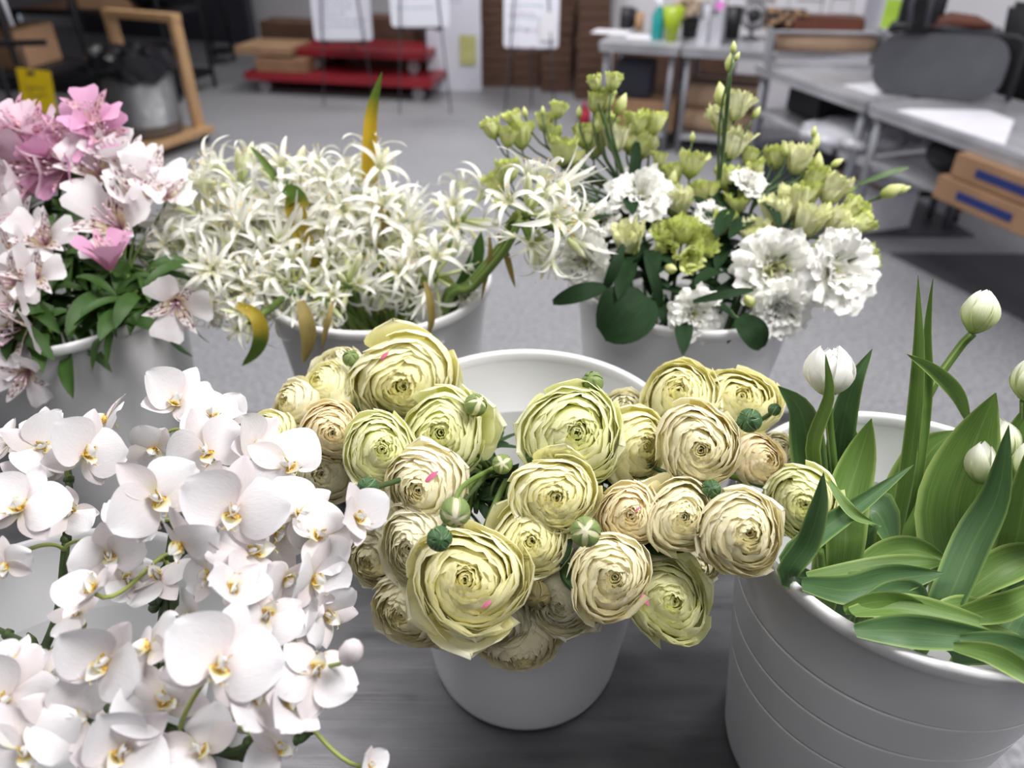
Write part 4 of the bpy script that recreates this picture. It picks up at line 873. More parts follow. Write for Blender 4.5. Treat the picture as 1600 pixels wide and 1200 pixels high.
for i, (px, py, sz, ox, oy, rl, va, sp, dz) in enumerate(ORC):
    t, base, full = oroot[sp]; p = PZ(px, py, interp(ZO, py) + dz); rnd = random.Random(40 + i); big = sz > 160; n = facing(p, ox * 1.25 + rnd.gauss(0, .08 if big else .5), oy * 1.25 + rnd.gauss(0, .06 if big else .42)); va = va if big else (va + 6 * rnd.randrange(2)); sz *= rnd.uniform(.9, 1.1); Rr = sz / 2 * depth(p) / FPX
    # keep the bloom's own upright: dorsal sepal points up, then rolled
    zq = n; up = (UPV - zq * UPV.dot(zq)).normalized(); xa = up.cross(zq).normalized()
    q = Matrix((xa, up, zq)).transposed().to_quaternion() @ Quaternion((0, 0, 1), R(rl))
    pm, sm, lm, cm = ORM[va]
    b = ob('blossom', pm, t, p - base, q, Rr); ob('sepals', sm, b); ob('lip', lm, b); ob('column', cm, b)
    near = min(full[2:-8], key=lambda w: (w - p).length); mb = MB(); s = p - n * .002
    mb.tube([w - base for w in bez(s, s - n * .022, near + Vector((0, 0, .012)), near, 10)], .0013, 6); ob('pedicel', mb.mesh('pedicel', M['stem_pale']), t)
for i, (px, py, sp) in enumerate([(318, 610, 1), (548, 1020, 6)]):
    t, base, full = oroot[sp]; p = PZ(px, py, 1.27); mb = MB(); n = facing(p, .3, .6)
    mb.ball((0, 0, 0), .008, 10, 8, sc=(.8, .8, 1.3)); ob('flower_bud', mb.mesh('flower_bud', M['orchid_blush']), t, p - base, quat(n, 0))
    near = min(full[:-8], key=lambda w: (w - p).length); mb = MB(); mb.tube([w - base for w in bez(p, p - UPV * .01, near + UPV * .01, near, 6)], .0012, 6); ob('pedicel', mb.mesh('pedicel', M['stem_pale']), t)

# ================================================================== tulips
M['tulip_leaf'] = leaf_mat('tulip_leaf', (.125, .225, .05), (.36, .48, .15), rough=.42, transl=.22, vein=30)
M['tulip_leaf_dark'] = leaf_mat('tulip_leaf_blue', (.07, .15, .055), (.24, .36, .11), rough=.42, transl=.15, vein=30)
M['tulip_petal'] = petal_mat('tulip_petal', [(0, (.42, .56, .14)), (.35, (.68, .76, .38)), (.7, (.86, .89, .70)), (1, (.94, .94, .88))], transl=.3, vein=.12, veinscale=8)
M['tulip_white'] = petal_mat('white_tulip_petal', [(0, (.80, .82, .62)), (.3, (.92, .92, .86)), (1, (.95, .95, .94))], transl=.3, vein=.06, veinscale=8)
def tulip_head(seed, double=False):
    rnd = random.Random(seed); mb = MB()
    if double:
        for ring, (n, b1, l) in enumerate([(6, -16, 2.1), (6, -24, 1.9), (5, -30, 1.7)]):
            for k in range(n): petal(mb, l * rnd.uniform(.95, 1.15), 1.5, 78 - ring * 12, b1 - 18 - rnd.uniform(0, 16), 2 * PI * (k + ring * .5) / n + rnd.uniform(-.1, .1), p_tulip, .30, .05, 6, (.05, 0), 10, 6, jag=.12, rnd=rnd)
    else:
        for ring in range(2):
            for k in range(3): petal(mb, 2.95, 1.7, 72 - ring * 8, -50 - ring * 3, 2 * PI * (k + ring * .5) / 3 + rnd.uniform(-.1, .1), p_tulip, .42, .02, 3, (.04, ring * .03), 12, 6, rnd=rnd)
    return mb
TH = {'closed': tulip_head(1).mesh('petals', M['tulip_petal']), 'double': tulip_head(2, True).mesh('petals', M['tulip_white'])}
TB = Vector((B_TUL[0], B_TUL[1], TZ + .01))
def into_bucket(p, c, r=.07):
    d = Vector((p.x - c[0], p.y - c[1], 0)); L = d.length; d = d.normalized() * min(L, r) if L > 1e-4 else d
    return Vector((c[0], c[1], 0)) + d
def tleaf(t, pth, wpx, mat='tulip_leaf', roll=0.0, fold=.35, down=True, base=TB, wave=.0008, n=18, seed=0):
    """pth: (px, py, y distance) from base to tip"""
    pts = [PY(a, b, y) for a, b, y in pth]
    if down:
        i0 = into_bucket(pts[0], B_TUL); i0.z = min(pts[0].z - .05, RIM - .05); pts = [i0] + pts
    w = wpx * depth(pts[len(pts) // 2]) / FPX; mb = MB()
    strip(mb, [q - base for q in smooth_path(pts, n)], w, side=None, fold=fold, nv=6, roll=roll, wave=wave, seed=seed, prof=lambda u: max(0, math.sin(PI * (.16 + .84 * u) ** 1.2)) ** .9 + .015)
    # the strip is measured against the camera, so shift the reference
    return ob('leaf', mb.mesh('leaf', M[mat]), t)
_strip = strip
def strip(mb, pts, wid, side=None, base=None, **k):
    if side is None: side = (CAM - TB - pts[len(pts) // 2]).normalized()
    return _strip(mb, pts, wid, side=side, **k)
def tulip(lb, head, stem, leaves, kind='closed'):
    """head: (px, py, y, size px, facing x, y)"""
    t = thing('tulip', lb, 'tulip', TB, 0, 'tulips in the right bucket')
    pts = []
    if head:
        px, py, y, sz, dx, dy = head; p = PY(px, py, y); Rr = sz * depth(p) / FPX / (1.95 if kind == 'closed' else 1.95)
        n = (RT * dx + UPV * dy + FWD * -.15).normalized(); b = p - n * Rr * .95
        ob('bloom', TH[kind], t, b - TB, quat(n, px * .7), Rr * .95); pts = [b]
    pts += [PY(*q) for q in stem]
    if pts:
        e = into_bucket(pts[-1], B_TUL, .05); e1 = e.copy(); e1.z = min(RIM - .06, pts[-1].z - .03); e.z = TZ + .012; e.x = lerp(e.x, B_TUL[0], .5)
        mb = MB(); sm = smooth_path(pts + [e1, e], 24); mb.tube([w - TB for w in sm], .0032, 8); ob('stem', mb.mesh('stem', M['tulip_leaf']), t)
    for l in leaves: tleaf(t, *l[:2], **(l[2] if len(l) > 2 else {}))
D = dict(mat='tulip_leaf_dark')
tulip('double white tulip standing up at the back left of its bucket', (1296, 578, .46, 84, 0, 1), [(1296, 660, .455), (1305, 760, .44)],
      [([(1285, 800, .43), (1270, 700, .44), (1295, 620, .435), (1290, 553, .435)], 22), ([(1310, 800, .44), (1312, 700, .455), (1330, 610, .46), (1363, 545, .465)], 40, D), ([(1270, 800, .43), (1262, 700, .45), (1250, 640, .455), (1216, 603, .455)], 52, D), ([(1300, 860, .42), (1300, 780, .44), (1320, 700, .455), (1318, 640, .46)], 66, D)], 'double')
tulip('closed greenish white tulip highest at the right on a leaning stem', (1529, 494, .50, 58, .25, 1), [(1498, 545, .495), (1450, 620, .48), (1420, 720, .46), (1398, 815, .44)],
      [([(1395, 850, .425), (1425, 700, .455), (1437, 560, .465), (1434, 430, .47)], 25, dict(roll=.4)), ([(1432, 760, .44), (1447, 620, .465), (1447, 520, .47), (1458, 436, .475)], 17, dict(roll=-.5)), ([(1512, 655, .46), (1495, 615, .458), (1460, 580, .455), (1417, 553, .45)], 24, dict(down=False))])
tulip('closed tulip low at the right with its bloom leaning on a broad leaf', (1538, 732, .42, 62, -.1, 1), [(1545, 790, .41), (1550, 870, .40)],
      [([(1500, 900, .40), (1490, 800, .41), (1520, 700, .43), (1556, 614, .44)], 104, dict(fold=.45)), ([(1470, 960, .33), (1520, 850, .36), (1560, 770, .375), (1576, 664, .385)], 56, dict(mat='tulip_leaf_dark', roll=.3))])
tulip('closed tulip just behind the low one at the right', (1564, 696, .45, 62, -.15, 1), [(1575, 760, .44), (1580, 860, .43)], [([(1540, 980, .34), (1580, 880, .36), (1600, 780, .37), (1615, 680, .38)], 58)])
tulip('pale green tulip cut by the right edge of the picture', (1606, 600, .46, 56, .1, 1), [(1598, 660, .455), (1580, 740, .45)], [([(1600, 900, .42), (1560, 760, .44), (1590, 680, .45), (1625, 610, .455)], 46)])
tulip('green tulip cut by the right edge, lower down', (1612, 730, .41, 60, 0, 1), [(1605, 800, .40)], [([(1560, 1000, .32), (1600, 930, .34), (1640, 840, .36)], 60, D)])
tulip('budless tulip at the left of its bucket with a folded blade crossing the yellow flowers', None, [(1280, 860, .37), (1290, 900, .37)],
      [([(1235, 885, .36), (1270, 840, .37), (1340, 790, .385), (1428, 726, .40)], 36, dict(mat='tulip_leaf_dark', fold=.5)), ([(1232, 905, .345), (1262, 850, .35), (1280, 790, .355), (1287, 738, .36)], 36, D), ([(1296, 752, .40), (1318, 785, .385), (1340, 808, .375), (1371, 820, .37)], 18, dict(down=False, roll=.3)), ([(1320, 860, .38), (1325, 780, .41), (1345, 710, .43), (1362, 654, .44)], 62)])
tulip('tulip with broad leaves curling behind in the middle of its bucket', None, [(1400, 840, .44), (1385, 900, .42)],
      [([(1395, 850, .44), (1420, 780, .46), (1450, 710, .475), (1495, 672, .48)], 78), ([(1330, 900, .39), (1335, 820, .42), (1370, 800, .425), (1402, 872, .40)], 90, dict(mat='tulip_leaf_dark', roll=.5)), ([(1290, 920, .38), (1300, 870, .39), (1318, 830, .40), (1325, 790, .40)], 50)])
tulip('tulip lying flat along the front of its bucket, tip to the right', None, [(1420, 960, .34), (1380, 955, .34)],
      [([(1335, 985, .30), (1400, 985, .302), (1480, 992, .295), (1615, 1008, .285)], 52, dict(mat='tulip_leaf_dark', down=False)), ([(1330, 958, .31), (1400, 950, .32), (1480, 965, .315), (1600, 995, .30)], 46, dict(down=False, roll=.5)), ([(1318, 952, .315), (1370, 940, .32), (1420, 945, .325), (1465, 965, .32)], 38, dict(down=False, roll=-.4))])
tulip('tulip lying on its side across the middle of its bucket', None, [(1300, 905, .36), (1350, 900, .36)],
      [([(1252, 912, .34), (1330, 922, .345), (1400, 905, .35), (1476, 896, .345)], 52, dict(mat='tulip_leaf_dark', down=False)), ([(1330, 896, .37), (1380, 868, .385), (1430, 860, .385), (1490, 882, .375)], 46, dict(down=False)), ([(1262, 902, .35), (1340, 895, .36), (1420, 885, .365), (1480, 878, .365)], 40, dict(down=False, roll=.5)), ([(1345, 945, .335), (1390, 925, .34), (1430, 925, .34), (1450, 950, .335)], 34, dict(mat='tulip_leaf_dark', down=False))])
tulip('tulip with long leaves leaning out over the right front rim', None, [(1560, 960, .32), (1600, 950, .32)],
      [([(1480, 965, .32), (1540, 955, .315), (1590, 940, .31), (1650, 900, .32)], 44, dict(down=False)), ([(1500, 935, .34), (1550, 895, .35), (1600, 872, .355), (1660, 860, .35)], 56, dict(down=False)), ([(1490, 1010, .285), (1550, 1022, .275), (1600, 1050, .262), (1650, 1090, .25)], 36, dict(down=False)), ([(1440, 985, .31), (1480, 960, .32), (1520, 955, .325), (1545, 985, .31)], 44, dict(mat='tulip_leaf', down=False, roll=.3)), ([(1500, 1000, .29), (1560, 1008, .285), (1620, 1025, .28), (1680, 1040, .28)], 46, dict(mat='tulip_leaf_dark', down=False))])
# ================================================================== spidery white flowers (long tubes, narrow curled petals)
strip = _strip
M['spider'] = petal_mat('spidery_petal', [(0, (.78, .82, .48)), (.3, (.94, .94, .86)), (1, (.96, .96, .94))], transl=.28, vein=.05, veinscale=6)
M['spider_tube'] = petal_mat('flower_tube', [(0, (.45, .55, .16)), (.5, (.76, .80, .45)), (1, (.90, .90, .72))], transl=.2, vein=.05, veinscale=6)
M['anther'] = plain('yellow_anther', (.75, .55, .12), .6)
M['withered'] = leaf_mat('withered_leaf', (.30, .23, .075), rough=.6, transl=.25, vein=20)
M['yellowing'] = leaf_mat('yellowing_leaf', (.42, .32, .035), rough=.5, transl=.3, vein=20, tip=((.10, .18, .03), [(.45, (0, 0, 0)), (.62, (1, 1, 1))]))
M['yellowing_tall'] = leaf_mat('yellow_base_leaf', (.62, .42, .03), rough=.5, transl=.3, vein=20, tip=((.12, .20, .03), [(.72, (0, 0, 0)), (.86, (1, 1, 1))]))
def spider_floret(seed, opn=1.0):
    rnd = random.Random(seed); a = MB(); b = MB()
    a.tube([(0, 0, 0), (0, 0, .9), (.01, 0, 1.8), (0, 0, 2.1)], [.10, .10, .15, .26], 8, cap=False)
    for k in range(6):
        az = 2 * PI * k / 6 + rnd.uniform(-.2, .2)
        petal(b, rnd.uniform(1.9, 2.9), .34, 12, (rnd.uniform(80, 210) if opn > .5 else rnd.uniform(10, 45)), az, p_strap, .5, .03, 3, (.2, 2.0), 9, 2, rnd=rnd, twist=rnd.uniform(-.5, .5))
    for k in range(6 if opn > .5 else 0):
        az = 2 * PI * k / 6 + .5; c, s = math.cos(az), math.sin(az); b.tube([(.1 * c, .1 * s, 2.0), (.3 * c, .3 * s, 2.6), (.5 * c, .5 * s, 3.0)], [.03, .025, .02], 3, 0); b.ball((.52 * c, .52 * s, 3.05), .07, 5, 3, 1, sc=(1, 1, .5))
    return a.mesh('tube', M['spider_tube']), b.mesh('petals', [M['spider'], M['anther']])
SF = [spider_floret(s) for s in range(8)] + [spider_floret(9, 0), spider_floret(10, 0)]
mb = MB(); mb.tube([(0, 0, 0), (0, 0, .5), (0, 0, 1.6), (0, 0, 2.4), (0, 0, 2.8)], [.10, .12, .28, .2, .03], 8); SBUD = mb.mesh('floret_bud', M['spider_tube'])
YS = [(190, .95), (300, .88), (400, .80), (500, .71), (560, .67)]
# px, py, radius px, tilt x, tilt up, florets, kind, label
UMB = [
 (432, 262, 62, -.4, 1.0, 7, 'half open spidery white flower head at the top left of its bunch'), (522, 262, 62, .0, 1.2, 9, 'spidery white flower head at the top middle of its bunch'), (575, 258, 60, .2, 1.2, 8, 'spidery white flower head beside the tall green and yellow leaf'),
 (350, 262, 60, -.7, .7, 8, 'spidery white flower head pointing up at the upper left'), (300, 318, 70, -.8, .5, 10, 'spidery white flower head at the left touching the alstroemeria'), (385, 322, 66, -.2, .5, 10, 'spidery white flower head in the upper left of the bunch'),
 (465, 318, 66, .0, .5, 9, 'spidery white flower head around the yellow withered leaf'), (548, 322, 66, .0, .4, 10, 'spidery white flower head in the upper centre of the bunch'), (624, 330, 62, .4, .5, 10, 'spidery white flower head at the upper right of the bunch'),
 (262, 382, 64, -.9, .1, 9, 'spidery white flower head furthest left in its bunch'), (338, 388, 66, -.3, .1, 10, 'spidery white flower head left of centre, facing forward'), (420, 385, 70, -.1, .1, 11, 'spidery white flower head in the middle left of the bunch'),
 (505, 378, 72, .0, .1, 11, 'spidery white flower head at the very centre of the bunch'), (590, 385, 66, .2, .1, 10, 'spidery white flower head right of centre'), (665, 372, 60, .6, .3, 7, 'budded spidery white flower head at the right above the rim'),
 (300, 432, 62, -.7, -.3, 9, 'spidery white flower head low at the left'), (372, 452, 64, -.3, -.3, 9, 'spidery white flower head low left of centre'), (450, 446, 62, .0, -.3, 9, 'spidery white flower head low in the centre'),
 (540, 440, 56, .1, -.2, 6, 'green budded spidery flower head low right of centre'), (620, 428, 54, .3, -.1, 7, 'spidery white flower head low at the right, over the rim'), (702, 428, 62, .8, -.2, 6, 'spidery white flower head drooping over the right side of the rim'),
 (366, 506, 46, -.7, -.6, 4, 'spidery flower head of closed buds hanging low at the left'), (500, 480, 44, .0, -.8, 5, 'small spidery white flower head hanging over the front rim'), (738, 318, 62, .6, .4, 6, 'spidery white flower head reaching right toward the lisianthus'),
]
BN = Vector((B_NER[0], B_NER[1], TZ + .01))
def umbel(p, n, rp, nf, lb, base, bk, seed, stempts=None, budshare=.2, closed=.15):
    rnd = random.Random(seed); t = thing('spider_flower', lb, 'flower', base, 0, 'spidery white flower heads'); sc = rp * depth(p) / FPX / 3.0
    hub = p - n * sc * 1.8
    for k in range(nf):
        th = math.acos(1 - (k + .5) / nf * 1.15); az = k * 2.399 + rnd.uniform(-.2, .2); q0 = quat(n, 0)
        d = q0 @ Vector((math.sin(th) * math.cos(az), math.sin(th) * math.sin(az), math.cos(th))); d = (d + Vector((rnd.gauss(0, .22), rnd.gauss(0, .22), rnd.gauss(0, .22)))).normalized(); q = quat(d, rnd.uniform(0, 6.28)); s = sc * rnd.uniform(.85, 1.3)
        r = rnd.random()
        if r < budshare: ob('floret_bud', SBUD, t, hub - base, q, s)
        else:
            ta, tb = SF[rnd.choice([8, 9])] if r < budshare + closed else SF[rnd.randrange(8)]
            f = ob('floret', tb, t, hub - base, q, s); ob('tube', ta, f)
    mb = MB(); pts = stempts or stem_to(mb, hub, n, bk, back=0, rnd=rnd, rim=.1)
    mb.tube([w - base for w in pts], .0042, 8); mb.ball(hub - base, .0065, 9, 6); ob('stem', mb.mesh('stem', M['stem']), t)
    mb = MB()
    for s in (-1, 1):
        d = (n * -.3 + RT * s).normalized(); strip(mb, [hub - base + d * sc * 1.6 * q / 7 + Vector((0, 0, -.012 * (q / 7) ** 2)) for q in range(8)], sc * .7, side=n, nv=2)
    ob('bract', mb.mesh('bract', M['withered' if seed % 3 == 0 else 'stem_pale']), t)
for i, (px, py, rp, dx, dy, nf, lb) in enumerate(UMB):
    p = PY(px, py, interp(YS, py)); n = (UPV * dy + RT * dx - FWD * .75 + Vector((0, 0, .25))).normalized()
    umbel(p, n, rp * 1.05, nf + 2, lb, BN, B_NER, 500 + i, budshare=.6 if 'bud' in lb else .12)
# thick stem leaning out to the right, with its three heads over the gap
P0 = [PY(800, 345, .76), PY(780, 385, .76), PY(730, 445, .77), PY(690, 480, .79)]
foot = Vector((B_NER[0] + .03, B_NER[1], TZ + .02))
for i, (px, py, rp, dx, dy, nf, lb, st) in enumerate([(865, 318, 78, .9, .25, 12, 'spidery white flower head leaning far right onto the lisianthus', (835, 335)), (905, 360, 60, 1.2, -.2, 9, 'spidery white flower head low right, beside the dark lisianthus leaves', (860, 352)), (845, 395, 50, .7, -1.0, 5, 'small spidery white flower head drooping between the two back buckets', (825, 365))]):
    p = PY(px, py, .74 - .01 * i); n = (UPV * dy + RT * dx - FWD * .35).normalized(); sc = rp * depth(p) / FPX / 3.3; hub = p - n * sc * 1.8
    umbel(p, n, rp, nf, lb, BN, B_NER, 560 + i, stempts=smooth_path([hub] + [q + Vector((.004 * i, -.012 * i, .004 * i)) for q in P0] + [foot + Vector((.012 * i, 0, 0))], 24), budshare=.15)
# leaves of this bunch
def lone_leaf(lb, pth, wpx, mat, base, bk=None, roll=0.0, name='leaf', group='loose leaves of the spidery flowers', fold=.3):
    pts = [PY(*q) for q in pth]; t = thing('flower_leaf', lb, 'leaf', pts[0], 0, group); o = pts[0].copy()
    if bk: e = Vector((lerp(bk[0], pts[0].x, .5), lerp(bk[1], pts[0].y, .5), TZ + .05)); pts = [e] + pts
    w = wpx * depth(pts[-1]) / FPX; mb = MB(); P = [q - o for q in smooth_path(pts, 18)]
    strip(mb, P, w, side=(CAM - pts[-1]).normalized(), fold=fold, nv=4, roll=roll); ob('blade', mb.mesh('blade', M[mat]), t)
lone_leaf('tall pointed leaf, green tip and yellow base, standing above the spidery flowers', [(582, 330, .90), (578, 270, .90), (580, 180, .90), (597, 112, .90)], 26, 'yellowing_tall', BN, B_NER)
lone_leaf('green blade crossing the upper left of the spidery flowers', [(470, 330, .88), (440, 290, .87), (410, 250, .87), (390, 228, .87)], 14, 'stem', BN, B_NER)
lone_leaf('yellow withered leaf standing in the middle of the spidery flowers', [(470, 360, .82), (466, 320, .82), (455, 300, .815), (440, 300, .81)], 34, 'yellowing', BN, B_NER)
lone_leaf('curled yellow green leaf hanging at the lower left of the spidery flowers', [(370, 476, .70), (398, 492, .69), (408, 520, .685), (400, 548, .685), (378, 572, .685)], 23, 'yellowing', BN)
lone_leaf('brown withered leaf hanging over the front of the bucket', [(470, 470, .70), (478, 500, .685), (482, 530, .68), (474, 568, .68)], 24, 'withered', BN)
lone_leaf('thin brown strip of leaf hanging in front of the bucket', [(520, 470, .70), (514, 495, .685), (508, 520, .68), (503, 545, .68)], 9, 'withered', BN)
lone_leaf('narrow brown leaf drooping at the right of the rim', [(664, 440, .70), (672, 470, .69), (674, 500, .685), (668, 528, .685)], 12, 'withered', BN)
lone_leaf('broad green leaf rising along the inside of the rim at the right', [(700, 490, .78), (725, 450, .78), (745, 400, .79), (752, 362, .80)], 30, 'leaf', BN, B_NER)
lone_leaf('dry yellow strip hanging from the leaning stem', [(778, 365, .75), (790, 395, .745), (797, 420, .745), (805, 450, .745)], 10, 'withered', BN)
lone_leaf('second dry strip hanging from the leaning stem', [(765, 370, .75), (766, 400, .745), (760, 430, .745), (752, 470, .745)], 8, 'withered', BN)
lone_leaf('orange brown withered leaf between the heads at the upper right', [(600, 370, .83), (602, 345, .83), (598, 330, .83), (590, 318, .83)], 16, 'withered', BN)

# ================================================================== lisianthus
M['lis_green'] = petal_mat('green_white_petal', [(0, (.46, .56, .12)), (.4, (.72, .78, .30)), (.8, (.86, .89, .48)), (1, (.66, .74, .20))], transl=.3, vein=.12, veinscale=12)
M['lis_cream'] = petal_mat('cream_white_petal', [(0, (.62, .68, .25)), (.4, (.85, .86, .54)), (.85, (.92, .92, .70)), (1, (.80, .83, .42))], transl=.3, vein=.08, veinscale=12)
M['lis_white'] = petal_mat('white_ruffled_petal', [(0, (.74, .72, .12)), (.25, (.88, .89, .50)), (.5, (.93, .93, .86)), (1, (.95, .95, .93))], transl=.3, vein=.05, veinscale=10)
M['lis_leaf'] = leaf_mat('lisianthus_leaf', (.014, .036, .013), rough=.65, transl=.06, spec=.12, vein=8)
M['lis_stem'] = leaf_mat('lisianthus_stem', (.075, .13, .05), rough=.5, transl=.05, vein=6)
def lis_head(seed, kind):
    rnd = random.Random(seed); mb = MB()
    if kind == 'w':
        for ring, (n, b1, l) in enumerate([(7, 105, 1.15), (7, 85, 1.05), (6, 60, .9), (5, 30, .72), (4, 5, .5)]):
            for k in range(n): petal(mb, l * rnd.uniform(.9, 1.1), .95 * l + .1, 30, b1 + rnd.uniform(-15, 15), 2 * PI * k / n + rnd.uniform(0, .6), p_fan, .15, .13, rnd.uniform(6, 10), (.06, 0), 8, 10, jag=.14, rnd=rnd)
    else:
        for ring, (n, b1, l) in enumerate([(6, 14, 2.0), (5, 2, 1.9), (5, -6, 1.85)]):
            for k in range(n): petal(mb, l * rnd.uniform(.92, 1.15), 1.35, 84 - ring * 14, -100 + ring * 10 + rnd.uniform(-8, 8), 2 * PI * k / n + rnd.uniform(0, .6), p_fan, .2, .16, rnd.uniform(6, 9), (.05, 0), 8, 8, jag=.55, rnd=rnd, curl=-.1, droop=92 + rnd.uniform(-12, 34))
    return mb
LH = {'w': [lis_head(s, 'w').mesh('petals', M['lis_white']) for s in range(3)], 'g': [lis_head(10 + s, 'g').mesh('petals', M['lis_green']) for s in range(3)], 'c': [lis_head(20 + s, 'g').mesh('petals', M['lis_cream']) for s in range(3)]}
mb = MB(); mb.tube([(0, 0, 0), (0, 0, .4), (0, 0, 1.2), (0, 0, 1.9), (0, 0, 2.5)], [.2, .55, .7, .42, .05], 10); LH['b'] = [mb.mesh('petals', M['lis_green'])]
sep_ = MB()
for k in range(5): petal(sep_, 1.7, .22, 50, 8, 2 * PI * k / 5, p_strap, .3, 0, 3, (.1, -.05), 6, 2)
SEP = sep_.mesh('sepals', M['lis_stem'])
YL = [(80, .84), (200, .90), (300, .86), (400, .78), (500, .71), (560, .68)]
# each stem: label, then heads (px, py, size px, kind, dx, dy, dy-offset)
LIS = [
 ('lisianthus stem at the far left with a tiny bud on a long stalk', [(814, 214, 40, 'g', -.1, 1), (763, 188, 15, 'b', -.6, 1), (776, 290, 34, 'g', -.4, .9), (795, 268, 36, 'g', -.2, 1)]),
 ('lisianthus stem left, two small buds over a yellow green cluster', [(850, 192, 28, 'g', 0, 1), (820, 175, 16, 'b', -.2, 1), (848, 173, 14, 'b', 0, 1), (868, 210, 16, 'b', .3, 1), (880, 238, 44, 'g', .1, 1)]),
 ('lisianthus stem with three pale heads stacked at the upper left', [(930, 132, 24, 'g', -.2, 1), (958, 130, 26, 'g', .2, 1), (945, 158, 32, 'g', 0, 1), (905, 175, 18, 'b', 0, 1), (928, 225, 48, 'g', 0, 1), (946, 198, 38, 'g', .1, 1)]),
 ('lisianthus stem with cream green heads left of the tallest one', [(1020, 195, 38, 'g', .1, 1), (990, 225, 42, 'g', -.1, 1), (1008, 232, 34, 'c', .3, 1), (1082, 214, 16, 'b', 0, 1), (1030, 250, 22, 'g', .2, 1)]),
 ('tallest lisianthus stem, a spire of green buds over cream heads', [(1146, 74, 18, 'b', 0, 1), (1140, 98, 26, 'b', 0, 1), (1152, 88, 14, 'b', .4, 1), (1126, 148, 36, 'b', -.2, 1), (1152, 170, 40, 'c', .2, 1), (1130, 190, 46, 'c', -.3, 1), (1146, 228, 46, 'c', .3, .9), (1182, 176, 20, 'b', .6, 1)]),
 ('lisianthus stem standing apart at the right with a pale green head', [(1246, 252, 44, 'c', .1, 1), (1228, 234, 20, 'b', -.1, 1), (1205, 234, 14, 'b', -.3, 1), (1274, 222, 26, 'b', .2, 1), (1272, 205, 16, 'b', .1, 1), (1308, 254, 20, 'b', .9, .5)]),
 ('lisianthus stem arching to the far right with a nodding bud pair', [(1394, 298, 36, 'b', .7, .3), (1412, 296, 20, 'b', .8, .3), (1352, 402, 34, 'g', .8, .2)]),
 ('lisianthus stem with green heads in the upper centre', [(1080, 260, 40, 'g', .1, 1), (1050, 275, 36, 'g', -.1, 1), (1170, 246, 26, 'g', .3, 1), (1136, 282, 38, 'g', 0, .9), (1100, 305, 42, 'g', .0, .9)]),
 ('lisianthus stem of yellow green heads right of centre', [(1270, 285, 46, 'g', .2, .9), (1300, 300, 46, 'c', .4, .8), (1240, 320, 46, 'c', 0, .8), (1330, 330, 38, 'g', .6, .7), (1345, 352, 32, 'g', .8, .6), (1262, 305, 40, 'g', .1, .9)]),
 ('lisianthus stem with ruffled yellow heads above the large white bloom', [(1215, 335, 44, 'c', -.1, .7), (1262, 350, 48, 'c', .1, .5), (1308, 356, 46, 'c', .3, .4), (1180, 372, 46, 'c', -.1, .4), (1216, 392, 40, 'g', .0, .5)]),
 ('lisianthus stem with a cluster of lime heads in the centre', [(1040, 372, 40, 'g', -.2, .3), (1068, 362, 44, 'g', 0, .4), (1090, 385, 44, 'g', .2, .1), (1042, 398, 36, 'g', -.1, -.1), (1075, 402, 36, 'g', .1, -.1), (1125, 352, 40, 'g', .1, .5)]),
 ('lisianthus stem with one pale head left of the central cluster', [(982, 378, 46, 'c', -.1, .3), (912, 215, 34, 'g', 0, 1), (1060, 320, 44, 'c', 0, .6)]),
 ('lisianthus stem with the big open white bloom at the right', [(1296, 425, 128, 'w', .35, .0)]),
 ('lisianthus stem with a broad white and cream bloom beside the big one', [(1205, 420, 124, 'w', -.1, -.1), (1212, 430, 56, 'c', .0, -.2)]),
 ('lisianthus stem with a white bloom hanging under the right side', [(1215, 478, 96, 'w', .1, -.7), (1170, 470, 30, 'b', -.3, .2)]),
 ('lisianthus stem with a half open white bloom over the front rim', [(1082, 490, 82, 'w', .0, -.2)]),
 ('lisianthus stem with white blooms at the upper left behind the spidery flowers', [(1000, 310, 92, 'w', -.1, .4), (962, 220, 40, 'c', 0, 1)]),
 ('lisianthus stem with a white bloom on the left over the bucket rim', [(918, 408, 84, 'w', -.6, -.3), (940, 350, 60, 'w', -.3, .2)]),
 ('lisianthus stem with small white blooms behind the tallest spire', [(1166, 290, 56, 'w', .2, .6), (1108, 345, 56, 'w', 0, .5), (1150, 320, 36, 'g', 0, .7)]),
]
BL = Vector((B_LIS[0], B_LIS[1], TZ + .01))
